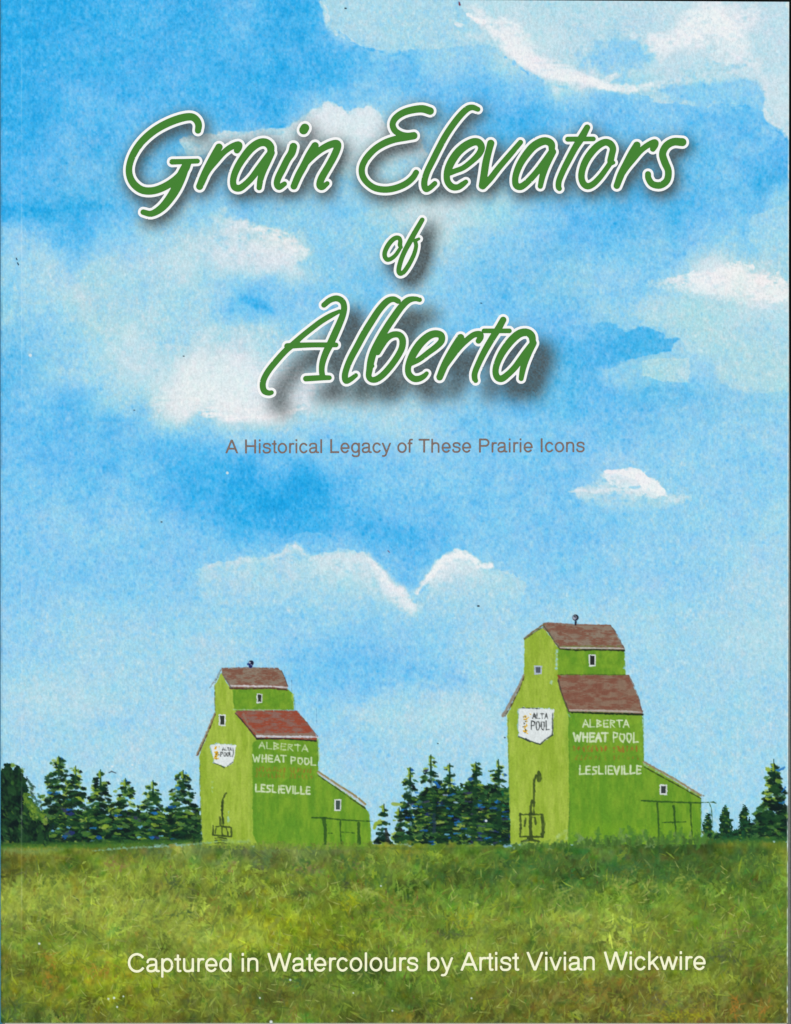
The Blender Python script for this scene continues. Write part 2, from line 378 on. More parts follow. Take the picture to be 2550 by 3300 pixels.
# ---------------------------------------------------------------- title letters (centre lines with pen radius)
FA = (0, 0, .50355); FC = (1700, 0, .50355)
F1 = (600, 320, .30806); F2 = (1140, 300, .30806); F3 = (1580, 340, .30806); F4 = (820, 920, .30806); F5 = (1280, 920, .30806); F6 = (1160, 660, .23104)
def L(fr, *strokes): return [[(fr[0] + a * fr[2], fr[1] + b * fr[2], c * fr[2]) for a, b, c in s] for s in strokes]
WORDS = [
 ('Grain', [
  L(FA, [(1268,836,20),(1272,800,22),(1258,768,23),(1225,748,24),(1165,755,25),(1080,785,25),(990,835,24),(910,905,23),(855,985,22),(828,1065,21),(832,1130,22),(862,1183,24),(915,1218,24),(985,1220,24),(1060,1192,24),(1130,1145,24),(1185,1085,24),(1205,1045,20)],
     [(1103,1036,18),(1180,1034,17),(1264,1031,16)], [(1190,1060,25),(1160,1130,32),(1125,1210,30),(1080,1280,27),(1030,1335,24),(970,1368,20),(918,1358,18)]),
  L(F1, [(345,500,38),(290,590,35),(230,710,38),(185,810,40),(142,912,37)], [(165,870,25),(235,740,30),(310,650,30),(390,560,30),(470,500,32),(545,477,38),(550,505,36),(533,535,33)]),
  L(F1, [(880,580,30),(885,505,40),(840,455,42),(770,455,42),(690,505,42),(620,585,40),(550,690,37),(505,790,35),(492,870,33),(510,920,36),(560,930,36),(620,890,33),(690,820,33),(750,740,35),(820,650,38),(885,565,38)], [(893,560,36),(850,650,38),(810,740,36),(780,830,33),(765,925,28)]),
  L(F1, [(1123,495,40),(1105,560,40),(1060,630,37),(1010,730,37),(965,820,35),(950,885,33),(975,918,32),(1030,885,26)], [(1243,300,46),(1230,322,46)]),
  L(F1, [(1350,485,38),(1290,580,37),(1230,700,38),(1175,800,37),(1128,910,35)], [(1150,860,25),(1230,700,30),(1320,600,32),(1420,520,34),(1510,475,38),(1575,462,38),(1585,500,38),(1550,590,38),(1490,700,37),(1420,820,38),(1398,895,36),(1425,918,33),(1478,880,24)]),
 ]),
 ('Elevators', [
  L(F2, [(800,188,40),(720,165,40),(620,175,38),(520,205,36),(440,260,34),(408,325,32),(430,390,33),(490,430,32),(560,450,36),(630,445,38)],
     [(630,447,38),(540,465,36),(430,485,36),(330,520,36),(230,580,34),(150,660,34),(100,740,33),(85,810,33),(100,880,33),(150,945,32),(230,995,34),(340,1010,34),(450,990,34),(550,945,33),(620,885,32),(655,830,30)]),
  L(F2, [(1300,170,26),(1245,150,30),(1190,165,33),(1120,230,34),(1040,330,34),(960,450,34),(890,580,34),(830,700,34),(775,810,33),(745,900,33),(740,965,33),(758,1005,32),(800,990,28),(850,945,26)]),
  L(F2, [(1010,835,28),(1070,812,28),(1150,780,28),(1240,710,30),(1310,640,34),(1338,575,36),(1315,522,38),(1260,510,40),(1180,545,42),(1100,610,42),(1040,690,42),(995,780,40),(975,860,34),(985,930,34),(1030,980,35),(1090,985,32),(1140,955,30),(1175,928,24)]),
  L(F2, [(1435,525,38),(1415,600,36),(1385,720,38),(1365,850,38),(1345,970,36)], [(1352,975,34),(1430,895,32),(1520,780,31),(1640,640,30),(1746,515,27)]),
  L(F3, [(645,480,30),(640,405,38),(590,373,40),(530,382,42),(450,430,42),(380,510,40),(320,600,37),(280,690,35),(262,770,33),(272,835,34),(320,850,36),(380,810,33),(440,750,33),(500,680,33),(570,590,35),(645,490,38)], [(655,485,36),(610,570,38),(570,660,38),(545,750,32),(525,845,27)]),
  L(F3, [(1015,230,32),(960,330,38),(890,440,35),(820,570,34),(760,690,32),(720,790,31),(715,850,30),(725,870,26)], [(812,353,27),(950,351,26),(1080,350,25)]),
  L(F3, [(1290,598,20),(1260,590,34),(1272,520,34),(1285,450,34),(1255,400,36),(1200,385,36),(1130,420,38),(1060,490,38),(1000,580,37),(965,670,35),(955,750,34),(975,815,34),(1020,845,34),(1080,820,32),(1150,750,30),(1210,670,28),(1255,605,28)]),
  L(F3, [(1535,415,38),(1480,500,36),(1420,620,38),(1370,720,38),(1325,840,34)], [(1345,780,25),(1420,660,28),(1500,560,30),(1580,468,30),(1660,410,32),(1722,388,36),(1722,420,34),(1702,455,30)]),
  L(FC, [(992,910,26),(935,908,25),(888,935,24),(865,985,23),(880,1040,24),(902,1095,22),(893,1155,22),(850,1186,22),(800,1178,21),(775,1142,20),(772,1114,19)]),
 ]),
 ('of', [
  L(F6, [(575,592,25),(560,560,32),(565,510,30),(550,467,30),(500,462,33),(440,505,34),(385,580,34),(350,660,33),(350,725,32),(385,765,32),(440,750,30),(500,700,28),(555,620,26)]),
  L(F6, [(870,210,33),(830,280,35),(760,400,37),(700,510,38),(640,620,35),(590,730,34),(555,840,34),(542,920,33),(562,960,32),(610,940,32),(670,860,32),(720,770,31),(760,680,30),(785,580,28),(775,520,27),(750,490,20)], [(770,500,25),(825,475,20)]),
 ]),
 ('Alberta', [
  L(F4, [(728,205,28),(790,155,30),(860,135,32),(920,165,32),(940,230,32),(925,310,34),(890,400,36),(850,490,38),(800,600,38),(750,700,36),(715,800,33),(705,880,30),(712,950,30)],
     [(890,270,20),(800,315,28),(700,375,29),(600,450,29),(500,530,29),(400,620,32),(320,690,32),(230,790,32),(150,890,32),(100,980,32),(88,1050,32),(105,1105,32),(150,1125,28),(180,1120,24)],
     [(345,635,32),(430,628,30),(600,622,27),(750,622,27),(855,622,25)], [(540,975,30),(620,970,30),(720,965,28),(785,965,25)]),
  L(F4, [(1505,165,28),(1455,143,30),(1390,165,34),(1310,250,35),(1230,370,36),(1150,500,36),(1080,630,35),(1010,760,34),(965,870,33),(947,950,33),(960,1000,30),(1010,980,27),(1062,940,23)]),
  L(F4, [(1730,150,24),(1680,140,26),(1610,155,34),(1540,220,36),(1460,330,37),(1380,450,37),(1310,570,38),(1250,690,38),(1220,790,38),(1205,880,34),(1197,950,30),(1225,985,30),(1280,980,33),(1350,930,33),(1430,840,33),(1500,740,33),(1545,650,34),(1550,565,35),(1515,517,33),(1450,515,33),(1390,550,33),(1340,620,30),(1290,700,30)], [(1230,838,22),(1236,842,21)]),
  L(F5, [(130,822,28),(230,775,28),(330,700,30),(410,640,32),(465,580,34),(460,522,36),(400,505,38),(330,530,40),(250,600,42),(185,690,42),(140,780,38),(115,860,32),(125,930,33),(175,975,34),(230,975,32),(280,950,28),(310,920,22)]),
  L(F5, [(665,545,38),(600,640,35),(540,750,38),(490,850,38),(445,960,35)], [(465,900,25),(550,780,28),(640,660,30),(720,580,30),(800,518,31),(865,510,34),(872,545,33),(852,580,30)]),
  L(F5, [(1110,360,34),(1060,450,36),(990,560,35),(920,680,34),(860,800,32),(815,910,31),(812,970,30),(822,995,26)], [(910,475,25),(1040,475,25),(1175,475,25)]),
  L(F5, [(1420,620,30),(1410,532,38),(1360,492,40),(1290,500,42),(1220,550,42),(1150,630,40),(1090,720,37),(1045,820,34),(1030,900,33),(1048,960,34),(1095,975,36),(1160,930,33),(1230,860,33),(1290,780,34),(1350,700,36),(1415,620,38)], [(1425,602,36),(1380,690,38),(1340,790,36),(1315,880,32),(1298,975,26)]),
 ]),
]
RING = 8.4
def letter_sd(strokes, x, y):
    d = np.full(x.shape, 1e9, np.float32)
    for s in strokes: d = np.minimum(d, path_sd(smooth_pts(s, 4), x, y))
    return d
def shadow(words, dx, dy, sig, gain, cap, c):
    m = np.zeros((NY, NX), np.float32)
    for wd in words:
        for lt in wd[1]:
            p = np.vstack([np.array(s) for s in lt])
            w = window(p[:, 0].min() + dx - 40, p[:, 1].min() + dy - 40, p[:, 0].max() + dx + 40, p[:, 1].max() + dy + 40)
            d = letter_sd(lt, GX[w] - dx, GY[w] - dy) - RING
            m[w] = np.maximum(m[w], np.clip(0.5 - d / 2.5, 0, 1))
    a = np.minimum(gauss(m, sig / CELL) * gain, cap)
    a = a * (1 + 0.05 * vn(4, 4, 40))
    return a, c
for wds, par in ((WORDS[:2], (9, 16, 23, 1.40, .80)), (WORDS[2:3], (27, 28, 24, 1.5, .86)), (WORDS[3:], (46, 51, 25, 1.18, .84))):
    a, c = shadow(wds, *par, col(76, 84, 86))
    IMG += (c - IMG) * a[..., None]

# ---------------------------------------------------------------- painted trees
DK = [col(14, 30, 30), col(18, 52, 38), col(22, 44, 32), col(28, 66, 38), col(16, 40, 34), col(34, 74, 42)]
MD = [col(66, 112, 46), col(92, 132, 52), col(50, 98, 54), col(74, 116, 64)]
LT = [col(146, 176, 58), col(122, 156, 52), col(160, 184, 84), col(108, 142, 48)]
BL = [col(36, 116, 190), col(40, 52, 110), col(28, 90, 170), col(52, 58, 90)]
def pick(l): return l[int(rng.integers(len(l)))]
def dab(x, y, ln, th, ang, c, ident, alpha=.92):
    ca, sa = math.cos(ang), math.sin(ang)
    stroke([(x - ca * ln, y - sa * ln, th * .55), (x, y + th * .15, th), (x + ca * ln, y + sa * ln, th * .5)], c=c, alpha=alpha, soft=1.6, ident=ident, rough=.9, seed=int(rng.integers(1, 9)))
def spruce(ax, ay, by, hw, ident, lightness=.35, blue=.06, lean=0.0, dens=1.0, power=.85, leader=14):
    h = by - ay
    n = int(dens * h * hw / 70)
    items = []
    for k in range(n):
        f = rng.random() ** .75
        sp = hw * (0.12 + 0.88 * f ** power) * (1 + .22 * math.sin(f * 26 + ax))
        u = rng.uniform(-1, 1)
        items.append((f, u, ax + lean * f + u * sp, ay + f * h))
    rng.shuffle(items)
    for ph in (0, 1):
        for f, u, x, y in items:
            r = rng.random()
            if ph == 0:
                if r < .62: c = pick(LT if rng.random() < lightness + .35 * (1 - f) else MD)
                else: continue
                x -= 4; ln = rng.uniform(7, 13); th = rng.uniform(5, 8)
            else:
                if r > .48 + .34 * f: continue
                c = pick(DK) if rng.random() < .84 else (pick(BL) if rng.random() < blue * 3 else pick(MD))
                ln = rng.uniform(8, 15); th = rng.uniform(5, 9.5)
            if abs(u) > .75 and ph == 1: ln *= .8
            dab(x, y, ln * (.5 + .6 * f), th * (.6 + .45 * f), .35 * u + rng.uniform(-.2, .25), c, ident)
    # leader
    stroke([(ax, ay - 2, 1.6), (ax + lean * .2, ay + h * .22, 3.5)], c=pick(DK), alpha=.95, ident=ident)
    stroke([(ax - 4, ay + 3, 2.5), (ax - 3, ay + 20, 4)], c=LT[0], alpha=.8, ident=ident)

def N_(x, y): return (x * .39100, 2420 + y * .39100)
def P_(x, y): return (1180 + x * .29621, 2420 + y * .29621)
def Q_(x, y): return (2250 + x * .17773, 2420 + y * .17773)

# hedge-like dark mass behind the left row
lt0 = new_id('painted_tree', 'large dark rounded painted tree at the left edge of the cover')
bush_l = new_id('painted_undergrowth', 'dark painted undergrowth joining the left row of spruces')
poly = [N_(360, 540), N_(520, 470), N_(700, 500), N_(900, 500), N_(1100, 500), N_(1300, 520), N_(1480, 500), N_(1600, 500), N_(1655, 470), N_(1668, 760), N_(900, 775), N_(350, 790)]
fill(poly, DK[2], 1, 3, bush_l, 5, 12, 201, c2=MD[0], tex=(16, 10), tamp=.55)
fill([N_(380, 640), N_(1660, 640), N_(1665, 755), N_(900, 765), N_(380, 780)], DK[1], .75, 14, None, 5, 12, 203)
LTREES = [(485, 50, 175), (625, 130, 120), (830, 160, 135), (1035, 232, 145), (1262, 250, 130), (1510, 165, 155)]
LNAMES = ['tallest painted spruce of the left row', 'painted spruce second from the left in the left row', 'painted spruce third in the left row, with a blue tip',
          'painted spruce fourth in the left row, between two gaps of sky', 'short painted spruce fifth in the left row', 'painted spruce standing against the smaller grain elevator']
for (ax, ay, hw), nm in zip(LTREES, LNAMES):
    k = new_id('painted_spruce', nm)
    x, y = N_(ax, ay)
    spruce(x, y, 2420 + 735 * .391, hw * .391, k, lightness=.45, dens=1.15, power=.65)
    if ax in (485, 840, 1510): dab(x + 10, y + 6, 3, 4, 1.2, BL[0], k)
    if ax == 840:
        for q in ((870, 245), (885, 265), (865, 300), (885, 312)): dab(*N_(*q), 4, 3.5, 0.1, BL[0], k)
# undergrowth dabs
for k in range(300):
    x, y = N_(rng.uniform(370, 1650), rng.uniform(540, 755))
    c = pick(DK) if rng.random() < .66 else (pick(MD) if rng.random() < .7 else (pick(LT) if rng.random() < .8 else pick(BL)))
    dab(x, y, rng.uniform(6, 13), rng.uniform(3, 6.5), rng.uniform(-.2, .3), c, None, .85)
for q in ((440, 660), (480, 640), (725, 665), (760, 742), (570, 628), (1155, 625), (1150, 712), (1330, 700)):
    x, y = N_(*q); dab(x, y, 6, 2.2, -.1, col(120, 190, 230), None, .8)
# big dark tree
fill([N_(-10, 165), N_(38, 150), N_(45, 105), N_(80, 108), N_(110, 150), N_(130, 120), N_(165, 130), N_(185, 190), N_(215, 240), N_(235, 300), N_(228, 350), N_(240, 400), N_(300, 450), N_(330, 520), N_(400, 580), N_(420, 770), N_(300, 790), N_(-10, 800)],
     DK[0], 1, 2.5, lt0, 3.5, 10, 205, c2=col(36, 72, 42), tex=(16, 22), tamp=.5)
for k in range(170):
    x, y = N_(rng.uniform(0, 400), rng.uniform(150, 780))
    if y < 2420 + .391 * (150 + max(0, (x / .391 - 200)) * 1.7): continue
    dab(x, y, rng.uniform(4, 9), rng.uniform(3, 5), rng.uniform(.3, 1.4), pick(DK) if rng.random() < .8 else pick(MD), lt0, .6)
fill([N_(190, 330), N_(240, 350), N_(280, 400), N_(315, 450), N_(330, 490), N_(385, 530), N_(370, 600), N_(260, 560), N_(200, 440)], col(96, 130, 48), 1, 2.5, lt0, 3, 9, 207, c2=col(44, 84, 40), tex=(10, 12), tamp=.7)
for k in range(30):
    t = rng.random()
    x, y = N_(215 + 170 * t + rng.uniform(-22, 8), 385 + 150 * t + rng.uniform(-10, 70))
    dab(x, y, 5, 4.5, rng.uniform(.4, 1.4), pick(LT) if rng.random() < .4 else pick(MD), lt0, .7)
for q in ((115, 120), (185, 150), (190, 170), (100, 118)): dab(*N_(*q), 4, 5, 1.4, LT[3], lt0, .8)
for q in ((60, 118), (145, 135), (205, 300), (220, 320)): dab(*N_(*q), 4, 6, 1.4, DK[1], lt0, .9)

# middle group
bush_m = new_id('painted_undergrowth', 'dark painted undergrowth joining the middle group of spruces')
fill([P_(560, 560), P_(640, 430), P_(1000, 400), P_(1240, 350), P_(1400, 380), P_(1570, 400), P_(1572, 900), P_(1580, 1000), P_(1400, 1025), P_(900, 1025), P_(470, 1010), P_(520, 800)],
     DK[2], 1, 3, bush_m, 5, 12, 211, c2=MD[2], tex=(18, 12), tamp=.6)
fill([P_(1475, 420), P_(1565, 400), P_(1570, 930), P_(1475, 930)], col(30, 98, 62), 1, 3, bush_m, 2)
fill([P_(800, 850), P_(1500, 830), P_(1585, 940), P_(1520, 1030), P_(820, 1020)], col(16, 36, 34), .9, 8, None, 5, 12, 213)
MT = [(195, 585, 80, 1000), (360, 625, 70, 1000), (480, 190, 125, 1000), (705, 50, 170, 1010), (910, 145, 150, 1010), (1195, 130, 170, 1010), (1440, 100, 160, 1010)]
MN = ['smallest painted spruce, just right of the smaller grain elevator', 'small painted spruce second from the left in the middle group', 'slim painted spruce with a bare tip, third in the middle group',
      'tallest painted spruce of the middle group', 'painted spruce with a hooked tip in the middle group', 'painted spruce with a straight dark trunk in the middle group', 'painted spruce touching the larger grain elevator']
for (ax, ay, hw, by), nm in zip(MT, MN):
    k = new_id('painted_spruce', nm)
    x, y = P_(ax, ay)
    sml = ax < 400
    spruce(x, y, 2420 + by * .29621, hw * .29621, k, lightness=.7 if sml else .5, blue=.02 if sml else .1, power=.6 if not sml else .8, dens=.75 if sml else 1.0)
    if not sml: stroke([(x, y + 4, 2), (x + 1, y + 70, 4), (x + 2, y + 230, 6)], c=DK[1], alpha=.55, rough=1)
    else:
        stroke([P_(ax + 20, 850) + (4,), P_(ax + 45, 990) + (7,)], c=col(40, 44, 40), alpha=.8, ident=k)
for k in range(330):
    x, y = P_(rng.uniform(560, 1555), rng.uniform(450, 1000))
    c = pick(DK) if rng.random() < .66 else (pick(MD) if rng.random() < .6 else (pick(BL) if rng.random() < .65 else pick(LT)))
    dab(x, y, rng.uniform(6, 14), rng.uniform(2.5, 4.5), rng.uniform(-.2, .2), c, None, .8)
for q, c in (((560, 455), BL[0]), ((530, 600), BL[0]), ((600, 610), BL[2]), ((920, 710), BL[0]), ((880, 910), col(120, 190, 230)), ((1115, 915), col(140, 200, 236)), ((1125, 935), col(120, 190, 230)), ((1265, 610), BL[0]), ((985, 560), col(160, 200, 226)), ((860, 480), col(150, 175, 200)), ((450, 725), BL[2])):
    dab(*P_(*q), 7, 3, .05, c, None, .85)
stroke([P_(290, 575) + (5,), P_(320, 580) + (6,), P_(390, 582) + (3,)], c=col(152, 178, 84), alpha=.95, curve=True)
stroke([P_(90, 840) + (5,), P_(110, 790) + (6,), P_(160, 780) + (4,)], c=LT[0], alpha=.95, curve=True)
for q, c in (((1185, 400), DK[3]), ((1180, 640), DK[3]), ((1175, 850), DK[3]), ((1450, 700), DK[3]), ((745, 620), DK[1]), ((740, 780), col(40, 60, 80))):
    x, y = P_(*q); stroke([(x, y - 28, 6), (x, y + 28, 6)], c=c, alpha=.7, rough=1.2)

# right group
bush_r = new_id('painted_undergrowth', 'dark painted undergrowth at the right edge behind the annex')
fill([Q_(110, 1540), Q_(330, 1500), Q_(520, 1480), Q_(720, 1420), Q_(950, 1350), Q_(1200, 1330), Q_(1700, 1280), Q_(1700, 1640), Q_(400, 1640)], DK[2], 1, 2.5, bush_r, 3, 9, 221, c2=col(34, 84, 52), tex=(14, 8), tamp=.6)
RT = [(180, 1120, 95, 1570), (500, 995, 110, 1600), (850, 990, 110, 1600)]
RN = ['small rounded painted tree beside the annex corner', 'painted conifer between the rounded tree and the large spruce', 'painted conifer leaning on the large spruce at the right edge']
for (ax, ay, hw, by), nm in zip(RT, RN):
    k = new_id('painted_spruce', nm); x, y = Q_(ax, ay); hw *= .17773; by = 2420 + by * .17773
    fill([(x - 3, y), (x + 5, y + 4), (x + hw * .6, y + 30), (x + hw * .9, y + 50), (x + hw * 1.1, by), (x - hw * .8, by), (x - hw * 1.0, y + 45), (x - hw * .7, y + 28)], DK[2], 1, 2, k, 3, 8, 223 + ax, c2=col(30, 80, 50), tex=(8, 8))
    for q in range(34):
        f = rng.random(); dab(x + rng.uniform(-1, 1) * hw * (.3 + .8 * f), y + 6 + f * (by - y - 8), rng.uniform(2, 5), rng.uniform(2, 3.6), rng.uniform(-.4, .6), pick(DK) if rng.random() < .6 else pick(LT if rng.random() < .35 else MD), k, .85)
k = new_id('painted_spruce', 'large painted spruce at the right edge of the cover')
x, y = Q_(1385, 150)
stroke([(x, y, 1.1), (x + 1, y + 28, 1.4)], c=DK[1], ident=k, idt=.2)
spruce(x + 2, y + 16, 2420 + 1590 * .17773, 74, k, lightness=.3, blue=.05, dens=1.25, power=1.1)
for q in ((1380, 420), (1400, 700), (1300, 900), (1420, 1050), (1250, 1180), (1500, 1200), (1400, 1350), (1560, 1000), (1150, 1230), (1600, 1350)):
    a, b = Q_(*q); dab(a, b, 13, 9, .1, pick(DK), k, .9)
for q in ((1290, 320), (1280, 345), (1290, 620), (1250, 770), (1280, 870)): dab(*Q_(*q), 7, 4.5, .2, LT[0], k, .95)
for q, an in (((1540, 320), -.5), ((1480, 345), -.1), ((1570, 700), -.9), ((1545, 935), -.2)): dab(*Q_(*q), 9, 4, an, BL[0], k, .9)
for k2 in range(60):
    x, y = Q_(rng.uniform(950, 1640), rng.uniform(1250, 1600)); dab(x, y, rng.uniform(5, 9), rng.uniform(2.5, 4.5), rng.uniform(-.2, .3), pick(DK) if rng.random() < .75 else pick(MD), None, .85)

# ---------------------------------------------------------------- painted field
FMAP = ["OMTTMGDDM", "OMMMGDDDG", "LLLMGGGGG", "LLLYGMLMG", "MMLYMMLMG", "OYMGGMMMO", "OYOOGOBOO", "DOOGOOOBO"]
FC_ = {'L': (152, 170, 68), 'M': (124, 146, 52), 'D': (72, 108, 48), 'O': (108, 116, 44), 'B': (124, 112, 48), 'Y': (146, 164, 38), 'G': (104, 138, 48), 'T': (108, 130, 74)}
FG = np.array([[FC_[c] for c in r] for r in FMAP], np.float32) / 255
def field_col(x, y):
    u = np.clip(x / 2550 * 8, 0, 7.999); v = np.clip(np.interp(y, [2740, 2800, 2880, 2960, 3040, 3120, 3200, 3290], range(8)), 0, 6.999)
    i = np.asarray(u).astype(int); j = np.asarray(v).astype(int); f = (u - i)[..., None]; h = (v - j)[..., None]
    return (FG[j, i] * (1 - f) + FG[j, i + 1] * f) * (1 - h) + (FG[j + 1, i] * (1 - f) + FG[j + 1, i + 1] * f) * h
def horizon(x):
    return np.interp(x, [0, 120, 280, 420, 640, 660, 800, 1000, 1200, 1300, 1500, 1640, 1850, 2000, 2250, 2300, 2550], [2716, 2722, 2722, 2718, 2716, 2718, 2722, 2722, 2718, 2716, 2722, 2726, 2716, 2712, 2706, 2704, 2706])
w = window(0, 2680, 2560, 3310)
x, y = GX[w], GY[w]
xx = x + 50 * vn(80, 60, 301, x, y) + 20 * vn(25, 25, 302, x, y); yy = y + 18 * vn(70, 40, 303, x, y)
base = field_col(xx, yy)
n1 = vn(36, 26, 304, x, y); n2 = vn(12, 10, 305, x, y); n3 = vn(6, 9, 306, x, y)
lum = .95 + 0.06 * vn(120, 70, 311, x, y) + .05 * vn(45, 34, 312, x, y)
base = base * (1 + 0.02 * n1 + 0.03 * n2 + 0.035 * n3)[..., None]
base = base * lum[..., None]
base[..., 0] += 0.022 * vn(22, 22, 307, x, y); base[..., 2] += .015 * vn(16, 16, 308, x, y)
hor = horizon(x) + 3 * vn(24, 24, 309, x, y) + 2 * vn(8, 8, 310, x, y)
a = sm(0.5 + (y - hor) / 8).astype(np.float32)
put(w, a, base.astype(np.float32), FIELD)

# ---------------------------------------------------------------- painted grain elevators
LG, LG2 = col(168, 193, 76), col(146, 176, 56)
DG, DG2 = col(100, 150, 42), col(124, 166, 48)
RU, RU2, RG = col(130, 90, 74), col(150, 76, 56), col(140, 124, 108)
INK, WH, PG = col(34, 42, 36), col(226, 232, 232), col(188, 186, 186)
GLYPH = {
 'A': [[(0, 1), (.5, 0), (1, 1)], [(.2, .65), (.85, .65)]], 'L': [[(.1, 0), (.1, 1), (.9, .95)]], 'B': [[(.1, 0), (.1, 1)], [(.1, 0), (.8, .2), (.2, .5)], [(.2, .5), (.9, .75), (.1, 1)]],
 'E': [[(.9, .02), (.1, .0), (.1, 1), (.9, .98)], [(.1, .5), (.75, .5)]], 'R': [[(.1, 1), (.1, 0), (.8, .1), (.7, .4), (.1, .5), (.9, 1)]], 'T': [[(0, .02), (1, 0)], [(.5, 0), (.5, 1)]],
 'W': [[(0, 0), (.25, 1), (.5, .3), (.75, 1), (1, 0)]], 'H': [[(.1, 0), (.1, 1)], [(.9, 0), (.9, 1)], [(.1, .5), (.9, .5)]], 'P': [[(.1, 1), (.1, 0), (.85, .1), (.8, .45), (.1, .55)]],
 'O': [[(.2, .1), (.8, .1), (.95, .6), (.6, 1), (.2, .9), (.1, .4), (.2, .1)]], 'S': [[(.9, .05), (.2, .1), (.2, .45), (.85, .6), (.8, .95), (.1, 1)]], 'I': [[(.5, 0), (.5, 1)]], 'V': [[(0, 0), (.5, 1), (1, 0)]], ' ': []}
def write(txt, p0, p1, h, r, c, ident, alpha=.95, jit=.04, seed=5):
    rg = np.random.default_rng(seed)
    wts = [.55 if ch == 'I' else (1.35 if ch == 'W' else (.8 if ch == ' ' else 1)) for ch in txt]
    tot = sum(wts); acc = 0; p0 = np.array(p0, float); p1 = np.array(p1, float)
    ex = (p1 - p0)
    for ch, wt in zip(txt, wts):
        o = p0 + ex * (acc / tot); e = ex * (wt / tot) * .80
        for s in GLYPH[ch]:
            pts = [(o[0] + e[0] * a + rg.normal() * jit * h * .4, o[1] + e[1] * a + (b - 1) * h + rg.normal() * jit * h * .6, r * rg.uniform(.85, 1.2)) for a, b in s]
            stroke(pts, c=c, alpha=alpha, soft=1.3, ident=ident, rough=.3, seed=seed + 1, idt=.35)
        acc += wt

